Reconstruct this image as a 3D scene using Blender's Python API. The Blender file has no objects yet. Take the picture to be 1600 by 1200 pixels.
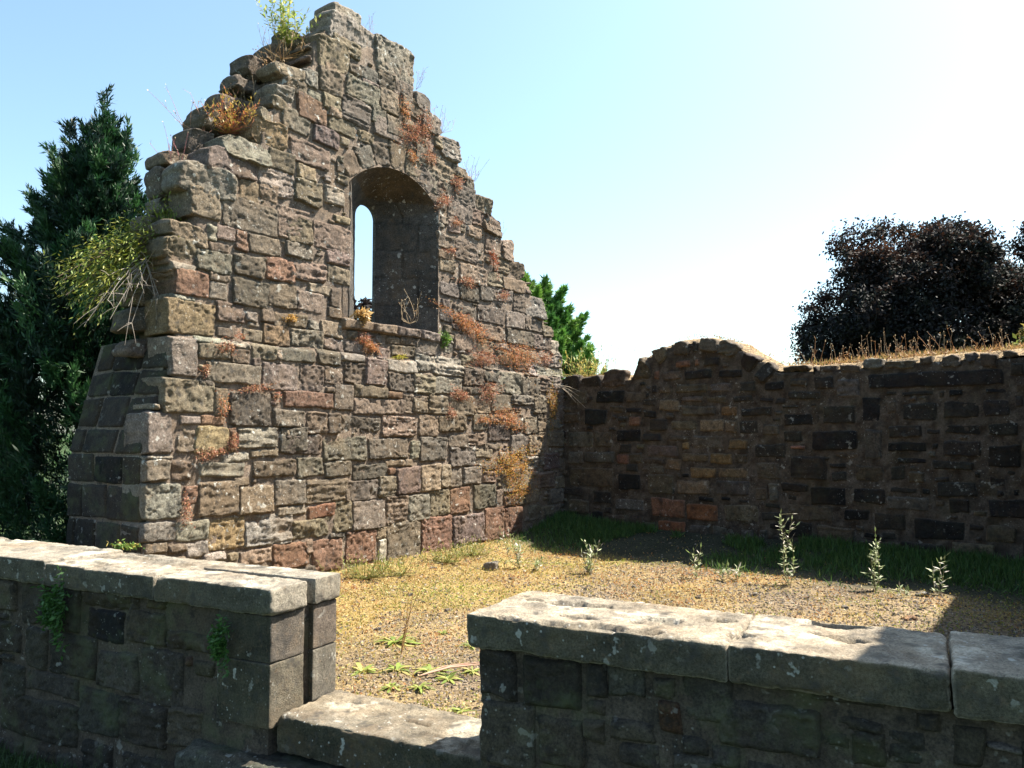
import bpy, math, random
import numpy as np
from mathutils import Vector

R = math.radians
rng = np.random.default_rng(7)
random.seed(7)
scene = bpy.context.scene
COL = scene.collection

# ------------------------------------------------------------------ camera, sky, sun
FPX, PITCH, CAMZ = 1250.0, math.atan(76 / 1250.0), 1.30
cam_d = bpy.data.cameras.new("camera")
cam_d.sensor_width = 36.0
cam_d.lens = FPX / 1600 * 36
cam_d.clip_start, cam_d.clip_end = 0.05, 2000
cam = bpy.data.objects.new("camera", cam_d)
cam.location = (0, 0, CAMZ)
cam.rotation_euler = (R(90) + PITCH, 0, 0)
COL.objects.link(cam)
scene.camera = cam

SUN_AZ, SUN_EL = R(65), R(55)          # azimuth measured from the view direction to the right
world = bpy.data.worlds.new("World")
scene.world = world
world.use_nodes = True
wn = world.node_tree
bg = wn.nodes["Background"]
sky = wn.nodes.new("ShaderNodeTexSky")
sky.sky_type = 'NISHITA'
sky.sun_disc = False
sky.sun_elevation = SUN_EL
sky.sun_rotation = SUN_AZ
sky.air_density, sky.dust_density, sky.ozone_density = 1.0, 1.6, 1.2
tint = wn.nodes.new("ShaderNodeMix"); tint.data_type = 'RGBA'; tint.blend_type = 'MULTIPLY'; tint.inputs[0].default_value = 1
tint.inputs[7].default_value = (0.95, 1.04, 0.99, 1)      # the paler, more cyan summer sky of the photograph
wn.links.new(sky.outputs[0], tint.inputs[6]); wn.links.new(tint.outputs[2], bg.inputs[0])
bg.inputs[1].default_value = 0.085
sun_d = bpy.data.lights.new("sun", 'SUN')
sun_d.energy = 5.0
sun_d.angle = R(0.5)
sun_d.color = (1.0, 0.92, 0.79)
sun = bpy.data.objects.new("sun", sun_d)
SUNV = Vector((math.cos(SUN_EL) * math.sin(SUN_AZ), math.cos(SUN_EL) * math.cos(SUN_AZ), math.sin(SUN_EL)))
sun.rotation_euler = SUNV.to_track_quat('Z', 'Y').to_euler()
sun.location = (8, 6, 12)
COL.objects.link(sun)
scene.view_settings.view_transform = 'Standard'
scene.view_settings.look = 'None'
scene.view_settings.gamma = 1
scene.view_settings.exposure = 1.85

# ------------------------------------------------------------------ noise
def _h(ix, iy, iz, seed):
    n = (ix.astype(np.int64) * 374761393 + iy.astype(np.int64) * 668265263 + iz.astype(np.int64) * 2147483647 + np.int64(seed) * 974634777) & 0xFFFFFFFF
    n = ((n ^ (n >> 13)) * 1274126177) & 0xFFFFFFFF
    n = ((n ^ (n >> 16)) * 2246822519) & 0xFFFFFFFF
    n = n ^ (n >> 15)
    return (n & 0xFFFFFF) / float(0xFFFFFF)

def vn(p, seed=0):
    i = np.floor(p).astype(np.int64); f = p - i
    f = f * f * (3 - 2 * f)
    x, y, z = i[:, 0], i[:, 1], i[:, 2]
    fx, fy, fz = f[:, 0], f[:, 1], f[:, 2]
    r = 0
    for dx in (0, 1):
        for dy in (0, 1):
            for dz in (0, 1):
                w = (fx if dx else 1 - fx) * (fy if dy else 1 - fy) * (fz if dz else 1 - fz)
                r = r + w * _h(x + dx, y + dy, z + dz, seed)
    return r * 2 - 1

def fbm(p, octv=4, seed=0, gain=0.5):
    a, t, s = 1.0, 0, 0
    for o in range(octv):
        t = t + a * vn(p, seed + o * 17); s += a; a *= gain; p = p * 2.03
    return t / s

def worley(p, seed=0):
    i = np.floor(p).astype(np.int64); best = np.full(len(p), 9.0)
    for dx in (-1, 0, 1):
        for dy in (-1, 0, 1):
            for dz in (-1, 0, 1):
                c = i + np.array([dx, dy, dz])
                q = c + np.stack([_h(c[:, 0], c[:, 1], c[:, 2], seed + k) for k in (1, 2, 3)], 1)
                best = np.minimum(best, ((q - p) ** 2).sum(1))
    return np.sqrt(best)

def sm(a, b, x):
    t = np.clip((x - a) / (b - a), 0, 1)
    return t * t * (3 - 2 * t)

# ------------------------------------------------------------------ object helpers
def tag(o, label=None, cat=None, group=None, kind=None):
    if label: o['label'] = label
    if cat: o['category'] = cat
    if group: o['group'] = group
    if kind: o['kind'] = kind
    return o

def empty(name, loc, label, cat, group=None):
    o = bpy.data.objects.new(name, None)
    o.location = loc; o.empty_display_size = 0.2
    COL.objects.link(o)
    return tag(o, label, cat, group)

def mk(name, v, f, mat, col=None, parent=None, smooth=True):
    """numpy verts (N,3) and faces (M,4) or (M,3) -> one mesh object"""
    v = np.asarray(v, np.float32); f = np.asarray(f, np.int32)
    me = bpy.data.meshes.new(name)
    off = np.zeros(3, np.float32)
    if parent is not None: off = np.array(parent.location, np.float32)
    me.vertices.add(len(v)); me.vertices.foreach_set("co", (v - off).ravel())
    k = f.shape[1]
    me.loops.add(f.size); me.loops.foreach_set("vertex_index", f.ravel())
    me.polygons.add(len(f)); me.polygons.foreach_set("loop_start", np.arange(0, f.size, k, dtype=np.int32))
    try: me.polygons.foreach_set("loop_total", np.full(len(f), k, np.int32))
    except Exception: pass
    me.polygons.foreach_set("use_smooth", np.full(len(f), smooth, bool))
    me.update(calc_edges=True)
    if col is not None:
        c = np.ones((len(v), 4), np.float32); c[:, :3] = np.clip(col, 0, 1)
        at = me.attributes.new("Col", 'FLOAT_COLOR', 'POINT')
        at.data.foreach_set("color", c.ravel())
    me.materials.append(mat)
    o = bpy.data.objects.new(name, me)
    COL.objects.link(o)
    if parent is not None: o.parent = parent
    return o

class MB:
    """collects pieces of one mesh"""
    def __init__(s): s.v, s.f, s.c, s.n = [], [], [], 0
    def add(s, v, f, c):
        v = np.asarray(v, float)
        s.v.append(v); s.f.append(np.asarray(f) + s.n)
        c = np.asarray(c, float)
        if c.ndim == 1: c = np.tile(c, (len(v), 1))
        s.c.append(c); s.n += len(v)
    def build(s, name, mat, parent=None, smooth=True):
        return mk(name, np.concatenate(s.v), np.concatenate(s.f), mat, np.concatenate(s.c), parent, smooth)

# ------------------------------------------------------------------ materials
def nd(nt, t, **kw):
    n = nt.nodes.new(t)
    for k, v in kw.items(): setattr(n, k, v)
    return n

def stone_material(name, lichen=0.5, fine=1.0, green=0.0, bump=0.5, rust=1.0):
    ck = max(.3, rust)
    m = bpy.data.materials.new(name); m.use_nodes = True
    nt = m.node_tree; L = nt.links.new
    b = nt.nodes["Principled BSDF"]; b.inputs["Roughness"].default_value = 0.93
    b.inputs["Specular IOR Level"].default_value = 0.25
    geo = nd(nt, "ShaderNodeNewGeometry")
    at = nd(nt, "ShaderNodeAttribute", attribute_name="Col")
    def noise(scale, det=5, rough=0.6):
        n = nd(nt, "ShaderNodeTexNoise"); n.inputs["Scale"].default_value = scale
        n.inputs["Detail"].default_value = det; n.inputs["Roughness"].default_value = rough
        L(geo.outputs["Position"], n.inputs["Vector"]); return n
    def ramp(src, lo, hi, a=0.0, c=1.0):
        r = nd(nt, "ShaderNodeMapRange"); r.inputs[1].default_value = lo; r.inputs[2].default_value = hi
        r.inputs[3].default_value = a; r.inputs[4].default_value = c; r.clamp = True
        L(src, r.inputs[0]); return r.outputs[0]
    def mix(fac, a, c, mode='MIX'):
        x = nd(nt, "ShaderNodeMix", data_type='RGBA', blend_type=mode)
        if hasattr(fac, 'links') or not isinstance(fac, (int, float)): L(fac, x.inputs[0])
        else: x.inputs[0].default_value = fac
        for s, k in ((a, 6), (c, 7)):
            if isinstance(s, tuple): x.inputs[k].default_value = s
            else: L(s, x.inputs[k])
        return x.outputs[2]
    n1 = noise(9, 6, 0.65); n2 = noise(70 * fine, 4, 0.7); n3 = noise(26 * fine, 5, 0.6)
    v1 = ramp(n1.outputs[0], 0.3, 0.7, 0.62, 1.3)
    v2 = ramp(n2.outputs[0], 0.3, 0.7, 0.42, 1.5)
    mul = nd(nt, "ShaderNodeMath", operation='MULTIPLY'); L(v1, mul.inputs[0]); L(v2, mul.inputs[1])
    comb = nd(nt, "ShaderNodeCombineColor")
    for k in range(3): L(mul.outputs[0], comb.inputs[k])
    c = mix(1.0, at.outputs["Color"], comb.outputs[0], 'MULTIPLY')
    # rusty and grey weathering
    c = mix(ramp(n3.outputs[0], 0.56, 0.72, 0, 0.35), c, (0.26 * rust, 0.17 * rust, 0.10 * rust, 1))
    nr = noise(2.3, 5, 0.65)
    c = mix(ramp(nr.outputs[0], 0.5, 0.72, 0, 0.4), c, (0.25 * rust, 0.165 * rust, 0.09 * rust, 1))
    # dark crust
    nb = noise(14, 6, 0.7); c = mix(ramp(nb.outputs[0], 0.53, 0.66, 0, 0.72), c, (0.055 * ck, 0.052 * ck, 0.05 * ck, 1))
    if lichen > 0:
        n4 = noise(17, 3, 0.5); n5 = noise(3.1, 2, 0.5)
        a = ramp(n4.outputs[0], 0.64, 0.68); d = ramp(n5.outputs[0], 0.42, 0.62)
        mm = nd(nt, "ShaderNodeMath", operation='MULTIPLY'); L(a, mm.inputs[0]); L(d, mm.inputs[1])
        m3 = nd(nt, "ShaderNodeMath", operation='MULTIPLY'); L(mm.outputs[0], m3.inputs[0]); m3.inputs[1].default_value = lichen
        c = mix(m3.outputs[0], c, (0.62, 0.61, 0.55, 1))
        vo = nd(nt, "ShaderNodeTexVoronoi"); vo.inputs["Scale"].default_value = 30
        L(geo.outputs["Position"], vo.inputs["Vector"])
        dots = ramp(vo.outputs["Distance"], 0.10, 0.16, 0.9 * lichen, 0)
        mm2 = nd(nt, "ShaderNodeMath", operation='MULTIPLY'); L(dots, mm2.inputs[0]); L(d, mm2.inputs[1])
        c = mix(mm2.outputs[0], c, (0.66, 0.65, 0.60, 1))
    if green > 0:
        n6 = noise(4.5, 5, 0.65)
        c = mix(ramp(n6.outputs[0], 0.5, 0.7, 0, green), c, (0.07, 0.085, 0.035, 1))
    L(c, b.inputs["Base Color"])
    bp = nd(nt, "ShaderNodeBump"); bp.inputs["Strength"].default_value = bump; bp.inputs["Distance"].default_value = 0.016
    ad = nd(nt, "ShaderNodeMath", operation='ADD'); L(n2.outputs[0], ad.inputs[0])
    n7 = noise(170 * fine, 3, 0.7); L(n7.outputs[0], ad.inputs[1]); L(ad.outputs[0], bp.inputs["Height"])
    L(bp.outputs[0], b.inputs["Normal"])
    return m

def leaf_material(name, trans=0.35, rough=0.55):
    m = bpy.data.materials.new(name); m.use_nodes = True
    nt = m.node_tree; L = nt.links.new
    b = nt.nodes["Principled BSDF"]; b.inputs["Roughness"].default_value = rough
    at = nd(nt, "ShaderNodeAttribute", attribute_name="Col")
    L(at.outputs["Color"], b.inputs["Base Color"])
    out = nt.nodes["Material Output"]
    tr = nd(nt, "ShaderNodeBsdfTranslucent"); L(at.outputs["Color"], tr.inputs[0])
    mx = nd(nt, "ShaderNodeMixShader"); mx.inputs[0].default_value = trans
    L(b.outputs[0], mx.inputs[1]); L(tr.outputs[0], mx.inputs[2]); L(mx.outputs[0], out.inputs[0])
    return m

def ground_material():
    m = bpy.data.materials.new("ground_soil"); m.use_nodes = True
    nt = m.node_tree; L = nt.links.new
    b = nt.nodes["Principled BSDF"]; b.inputs["Roughness"].default_value = 0.95
    b.inputs["Specular IOR Level"].default_value = 0.15
    geo = nd(nt, "ShaderNodeNewGeometry"); at = nd(nt, "ShaderNodeAttribute", attribute_name="Col")
    vo = nd(nt, "ShaderNodeTexVoronoi"); vo.inputs["Scale"].default_value = 75; L(geo.outputs["Position"], vo.inputs["Vector"])
    hs = nd(nt, "ShaderNodeSeparateColor"); L(vo.outputs["Color"], hs.inputs[0])
    mr = nd(nt, "ShaderNodeMapRange"); mr.inputs[3].default_value = 0.45; mr.inputs[4].default_value = 1.5; L(hs.outputs[0], mr.inputs[0])
    cc = nd(nt, "ShaderNodeCombineColor")
    for k in range(3): L(mr.outputs[0], cc.inputs[k])
    mx = nd(nt, "ShaderNodeMix", data_type='RGBA', blend_type='MULTIPLY'); mx.inputs[0].default_value = 1
    L(at.outputs["Color"], mx.inputs[6]); L(cc.outputs[0], mx.inputs[7]); L(mx.outputs[2], b.inputs["Base Color"])
    bp = nd(nt, "ShaderNodeBump"); bp.inputs["Strength"].default_value = 0.7; bp.inputs["Distance"].default_value = 0.012
    bp.invert = True
    L(vo.outputs["Distance"], bp.inputs["Height"]); L(bp.outputs[0], b.inputs["Normal"])
    return m

M_GABLE = stone_material("sandstone_rubble", 0.8, 1.0, 0.0, 1.0)
M_BACK = stone_material("sandstone_mortared", 0.30, 0.8, 0.12, 0.45, 0.3)
M_LOW = stone_material("sandstone_shaded", 0.25, 1.3, 0.55, 0.45, 0.25)  # dark sandstone copy for unlit faces, their shade put into the colour
M_COPE = stone_material("coping_sandstone", 0.6, 1.6, 0.10, 0.75)
M_LEAF = leaf_material("leaf", 0.35)
M_DRY = leaf_material("dry_stalk", 0.2, 0.8)
M_NEEDLE = leaf_material("conifer_spray", 0.22, 0.6)
M_DARKLEAF = leaf_material("purple_leaf", 0.32, 0.8)
M_BARK = stone_material("bark", 0.0, 1.2, 0.2, 0.6)
M_GROUND = ground_material()
M_PEB = stone_material("pebble", 0.0, 1.0, 0.0, 0.2)

PAL = dict(g=(.212, .180, .148), d=(.132, .110, .090), D=(.050, .046, .046), b=(.228, .172, .120), t=(.32, .25, .17), y=(.36, .25, .13),
           r=(.255, .132, .082), R=(.29, .12, .06), p=(.215, .163, .140), o=(.24, .195, .125), l=(.33, .295, .24), L=(.42, .395, .32))
MORTAR = np.array((.30, .232, .178))

# ------------------------------------------------------------------ wall frames
CP, SP = math.cos(PITCH), math.sin(PITCH)
def ray(x, y):
    a, b = (x - 800) / FPX, (600 - y) / FPX
    return np.array((a, CP - b * SP, SP + b * CP))
CAM = np.array((0, 0, CAMZ))
class Frame:
    def __init__(s, o, u, n, warp=None):
        s.o = np.array((o[0], o[1], 0.0)); s.u = np.array((u[0], u[1], 0.0)); s.n = np.array((n[0], n[1], 0.0)); s.warp = warp
    def P(s, S, Z, D):
        S, Z, D = np.broadcast_arrays(np.asarray(S, float), np.asarray(Z, float), np.asarray(D, float))
        if s.warp: D = D + s.warp(S, Z)
        p = s.o + S[..., None] * s.u + D[..., None] * s.n
        p[..., 2] = Z
        return p
    def hit(s, x, y, d=0.0):
        r = ray(x, y); t = ((s.o + d * s.n - CAM) @ s.n) / (r @ s.n)
        q = CAM + t * r
        return float((q - s.o) @ s.u), float(q[2])

ga = math.atan((1650 - 800) / FPX * CP)
GU = np.array((math.sin(ga), math.cos(ga))); GN = np.array((GU[1], -GU[0]))
GO = np.array((-1.62, 7.78))
FG = Frame(GO, GU, GN)
la, lb = FG.hit(280, 527), FG.hit(868, 588)
FG.warp = lambda S, Z: .045 * np.clip((la[1] + (lb[1] - la[1]) * (S - la[0]) / (lb[0] - la[0]) - Z) / .03 + .5, 0, 1)   # set-off: the wall is thicker below
s_c = FG.hit(876, 640)[0]
CORNER = GO + s_c * GU
ba = math.atan(1550 / FPX * CP)                     # back wall recedes to the left
BU = np.array((math.sin(ba), -math.cos(ba))); BN = np.array((-BU[1], BU[0])) * -1
if BN @ (-CORNER) < 0: BN = -BN
FB = Frame(CORNER, BU, BN)
W0 = np.array((-1.11, 3.75)); W1 = np.array((1.36, 2.48))
WU = (W1 - W0) / np.linalg.norm(W1 - W0); WN = np.array((WU[1], -WU[0]))
if WN @ (-W0) < 0: WN = -WN
FW = Frame(W0, WU, WN)                              # origin: left jamb, outer face

# ------------------------------------------------------------------ masonry generator
STY = dict(g=(.010, .004, .010), d=(.011, .005, .010), D=(.009, .003, .006), b=(.010, .009, .006), t=(.010, .004, .004), y=(.010, .004, .010),
           r=(.009, .004, .004), R=(.008, .002, .003), p=(.009, .007, .004), o=(.012, .003, .016), l=(.010, .012, .010), L=(.009, .003, .005))
class Masonry:
    def __init__(s, F, res=0.014, sink=0.022, rough=1.0, tone=1.0, joint=0.005, edge=.018):
        s.edge = edge
        s.F, s.res, s.sink, s.rough, s.tone, s.joint = F, res, sink, rough, tone, joint
        s.S, s.Z, s.H, s.pf, s.sd, s.st, s.c, s.f, s.n = [], [], [], [], [], [], [], [], 0
        s.rects = []; s.wm = []; s.outline = None; s.blend = .30; s.scale = {}; s.outz = -9
    def quad(s, q, ch, pro=None, dep=0.10, keep=True, col=None, jit=0.010, tilt=0.007):
        q = np.array(q, float)
        cen = q.mean(0)
        w = .5 * (np.linalg.norm(q[1] - q[0]) + np.linalg.norm(q[2] - q[3])); h = .5 * (np.linalg.norm(q[3] - q[0]) + np.linalg.norm(q[2] - q[1]))
        if w < .02 or h < .02: return
        j = s.joint
        q = cen + (q - cen) * np.array((max(.5, 1 - 2 * j / w), max(.5, 1 - 2 * j / h)))
        out = s.outline is not None and cen[1] > s.outz and not inpoly(s.outline, cen[0] + np.array((-.6, .6, 0, 0, .5, -.5)) * w, cen[1] + np.array((0, 0, .62, -.1, .5, .5)) * h).all()
        if out: jit, tilt = .03, .03
        jj = min(jit, (.16 if out else .09) * min(w, h))
        q = q + rng.uniform(-jj, jj, (4, 2))
        if keep: s.rects.append((q[:, 0].min(), q[:, 1].min(), q[:, 0].max(), q[:, 1].max()))
        nu = int(max(5, math.ceil(w / s.res))); nv = int(max(5, math.ceil(h / s.res)))
        a = np.linspace(-1, 1, nu + 1); a = np.sign(a) * np.abs(a) ** .8
        b = np.linspace(-1, 1, nv + 1); b = np.sign(b) * np.abs(b) ** .8
        A, B = np.meshgrid(a, b)
        c = rng.uniform(.10, .26) if out else rng.uniform(.01, .06) * s.rough
        A2 = A * (1 - c * min(1, h / w) * B ** 6); B2 = B * (1 - c * min(1, w / h) * A ** 6)
        U, V = (A2 + 1) / 2, (B2 + 1) / 2
        P = (1 - U)[..., None] * (1 - V)[..., None] * q[0] + U[..., None] * (1 - V)[..., None] * q[1] + U[..., None] * V[..., None] * q[2] + (1 - U)[..., None] * V[..., None] * q[3]
        if pro is None: pro = rng.uniform(.003, .020)
        e = s.edge
        ex = 1 - sm(1 - min(.9, 2 * e / w), 1.0, np.abs(A)); ey = 1 - sm(1 - min(.9, 2 * e / h), 1.0, np.abs(B))
        prof = np.sqrt(np.clip(ex * ey, 0, 1))
        H = -s.sink + (pro + s.sink) * prof + prof * (rng.uniform(-tilt, tilt) * A + rng.uniform(-tilt, tilt) * B)
        idx = np.arange((nu + 1) * (nv + 1)).reshape(nv + 1, nu + 1)
        f = np.stack([idx[:-1, :-1], idx[:-1, 1:], idx[1:, 1:], idx[1:, :-1]], -1).reshape(-1, 4)
        rim = np.concatenate([idx[0, :-1], idx[:-1, -1], idx[-1, :0:-1], idx[:0:-1, 0]])
        n0 = idx.size; m = len(rim); K = 4 if dep > .2 else 1
        Sr, Zr = P[..., 0].ravel()[rim], P[..., 1].ravel()[rim]; fl_, Ss, Zs, Hs = [f], [P[..., 0].ravel()], [P[..., 1].ravel()], [H.ravel()]
        prev = rim
        for k in range(1, K + 1):
            g = (1.03, 1.02, .98, .93)[k - 1] if K > 1 and out else 1.0
            cur = n0 + (k - 1) * m + np.arange(m)
            fl_.append(np.stack([prev, cur, np.roll(cur, -1), np.roll(prev, -1)], -1)); prev = cur
            Ss.append(cen[0] + (Sr - cen[0]) * g); Zs.append(cen[1] + (Zr - cen[1]) * g); Hs.append(np.full(m, -s.sink - dep * k / K))
        S, Z, Hh = np.concatenate(Ss), np.concatenate(Zs), np.concatenate(Hs); pf = np.concatenate([prof.ravel(), np.zeros(m * K)])
        s.wm.append(np.full(len(S), 2.0 if out else 1.0)); f2 = np.concatenate(fl_[1:])
        s.S.append(S); s.Z.append(Z); s.H.append(Hh); s.pf.append(pf)
        s.sd.append(np.full(len(S), rng.uniform(0, 900)))
        st = np.array(STY[ch]) * rng.uniform(.15, 1.5, 3); s.st.append(np.tile(st, (len(S), 1)))
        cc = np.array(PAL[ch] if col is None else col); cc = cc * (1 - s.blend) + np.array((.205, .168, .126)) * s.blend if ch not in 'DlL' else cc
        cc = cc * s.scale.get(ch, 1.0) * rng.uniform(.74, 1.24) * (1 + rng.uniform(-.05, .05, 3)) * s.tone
        s.c.append(np.tile(cc, (len(S), 1)))
        s.f.append(np.concatenate([f, f2]) + s.n); s.n += len(S)
    def rect(s, x0, z0, x1, z1, ch, **k): s.quad([(x0, z0), (x1, z0), (x1, z1), (x0, z1)], ch, **k)
    def px(s, xl, yt, xr, yb, ch, **k):
        xc, yc = (xl + xr) / 2, (yt + yb) / 2
        s0, s1 = s.F.hit(xl, yc)[0], s.F.hit(xr, yc)[0]; z1, z0 = s.F.hit(xc, yt)[1], s.F.hit(xc, yb)[1]
        s.rect(s0, z0, s1, z1, ch, **k)
    def tile(s, ox, oy, sc, text, **k):
        for it in text.split(';'):
            it = it.split()
            if len(it) < 5: continue
            a = [float(t) for t in it[:4]]
            s.px(ox + a[0] / sc, oy + a[1] / sc, ox + a[2] / sc, oy + a[3] / sc, it[4], **k)
    def fill(s, poly, sizes, chars, res=.02, tries=2600, cover=.06, **k):
        """small stones into whatever the listed ones left free"""
        poly = np.array(poly); x0, z0 = poly.min(0); x1, z1 = poly.max(0)
        nx, nz = int((x1 - x0) / res) + 1, int((z1 - z0) / res) + 1
        gx, gz = np.meshgrid(x0 + (np.arange(nx) + .5) * res, z0 + (np.arange(nz) + .5) * res)
        occ = ~inpoly(poly, gx, gz)
        for a, b, c, d in s.rects:
            occ[max(0, int((b - z0) / res)):max(0, int((d - z0) / res) + 1), max(0, int((a - x0) / res)):max(0, int((c - x0) / res) + 1)] = True
        for (w, h) in sizes:
            for t in range(tries):
                ww, hh = w * rng.uniform(.75, 1.25), h * rng.uniform(.8, 1.2)
                i, j = int(ww / res), int(hh / res)
                if nx <= i or nz <= j or i < 1 or j < 1: continue
                a, b = rng.integers(0, nx - i), rng.integers(0, nz - j)
                blk = occ[b:b + j, a:a + i]
                if blk.mean() > cover: continue
                occ[b:b + j, a:a + i] = True
                s.rect(x0 + a * res, z0 + b * res, x0 + (a + i) * res, z0 + (b + j) * res, chars[rng.integers(len(chars))], keep=True, **k)
    def mesh(s, name, mat, parent=None, mossy=None):
        S, Z, H, pf, sd = [np.concatenate(t) for t in (s.S, s.Z, s.H, s.pf, s.sd)]
        st, c = np.concatenate(s.st), np.concatenate(s.c)
        q = np.stack([S, Z, sd], 1)
        wob = np.stack([vn(q * (7, 7, 1), 5), vn(q * (7, 7, 1), 6)], 1) * .011 + np.stack([vn(q * (26, 26, 1), 7), vn(q * (26, 26, 1), 8)], 1) * .006
        wob *= s.rough * np.concatenate(s.wm)[:, None]
        Hq = np.concatenate(s.H); wob += np.stack([vn(np.stack([S * 9, Hq * 11, sd], 1), 9), vn(np.stack([Z * 9, Hq * 11, sd + 5], 1), 9)], 1) * .012 * (Hq < -s.sink - .001)[:, None]
        S2, Z2 = S + wob[:, 0], Z + wob[:, 1]
        edge = sm(0, .5, pf)
        n1 = fbm(q * (9, 9, 1), 5, 11, .6)
        n2 = fbm(q * (5, 42, 1), 3, 21, .6)
        w = worley(q * (22, 26, 1), 31)
        pit = -sm(.42, .05, w)
        D = H + s.rough * edge * (st[:, 0] * 2.1 * n1 + st[:, 1] * 1.5 * n2 + st[:, 2] * 1.05 * pit)
        rid = 1 - np.abs(fbm(q * (13, 17, 1), 3, 61, .55)) * 5
        D = D + s.rough * edge * (.006 * vn(q * (50, 56, 1), 41) - .012 * np.clip(rid, 0, 1) * sm(-.1, .35, vn(q * (3, 3, 1), 62)))
        D = D + s.rough * edge * .010 * np.sign(st[:, 1] - .0075).clip(0, 1) * vn(q * (4, 58, 1), 63)
        blot = fbm(q * (6, 6, 1), 3, 51)
        c = c * (1 + .28 * blot)[:, None]
        c = c * (1 + .30 * n2 * (st[:, 1] > .007))[:, None]
        c = np.where((pf < .3)[:, None], c * .75 + MORTAR * .25 * s.tone, c)
        return mk(name, s.F.P(S2, Z2, D), np.concatenate(s.f), mat, c, parent)

def inpoly(poly, x, y):
    poly = np.asarray(poly); r = np.zeros(np.shape(x), bool); n = len(poly); j = n - 1
    for i in range(n):
        xi, yi = poly[i]; xj, yj = poly[j]
        c = ((yi > y) != (yj > y)) & (x < (xj - xi) * (y - yi) / (yj - yi + 1e-12) + xi)
        r ^= c; j = i
    return r

def core_mesh(F, mask, x0, z0, res, d_front, d_back, name, mat, parent, tone=1.0, amp=.008):
    """mortar body: a slab with noise on its front, cut to the cells of a mask"""
    nz, nx = mask.shape
    gx, gz = np.meshgrid(x0 + np.arange(nx + 1) * res, z0 + np.arange(nz + 1) * res)
    S, Z = gx.ravel(), gz.ravel(); n = len(S)
    q = np.stack([S, Z, np.full(n, 3.3)], 1)
    df = d_front + amp * fbm(q * (12, 12, 1), 4, 71) + .004 * vn(q * (45, 45, 1), 72)
    v = np.concatenate([F.P(S, Z, df), F.P(S, Z, np.full(n, d_back))])
    idx = np.arange(n).reshape(nz + 1, nx + 1)
    a, b, c, d = idx[:-1, :-1], idx[:-1, 1:], idx[1:, 1:], idx[1:, :-1]
    fs = [np.stack([a, b, c, d], -1)[mask], np.stack([d, c, b, a], -1)[mask] + n]
    pad = np.pad(mask, 1)
    for (nb, e0, e1) in ((pad[:-2, 1:-1], a, b), (pad[2:, 1:-1], c, d), (pad[1:-1, :-2], d, a), (pad[1:-1, 2:], b, c)):
        k = mask & ~nb
        fs.append(np.stack([e0[k], e0[k] + n, e1[k] + n, e1[k]], -1))
    f = np.concatenate(fs)
    col = MORTAR * tone * (1 + .35 * fbm(q * (5, 5, 1), 4, 73))[:, None] + np.array((.05, .045, .04)) * vn(q * (20, 20, 1), 74)[:, None]
    used = np.unique(f); remap = np.zeros(2 * n, int); remap[used] = np.arange(len(used))
    return mk(name, v[used], remap[f], mat, np.concatenate([col, col])[used], parent)

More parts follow.
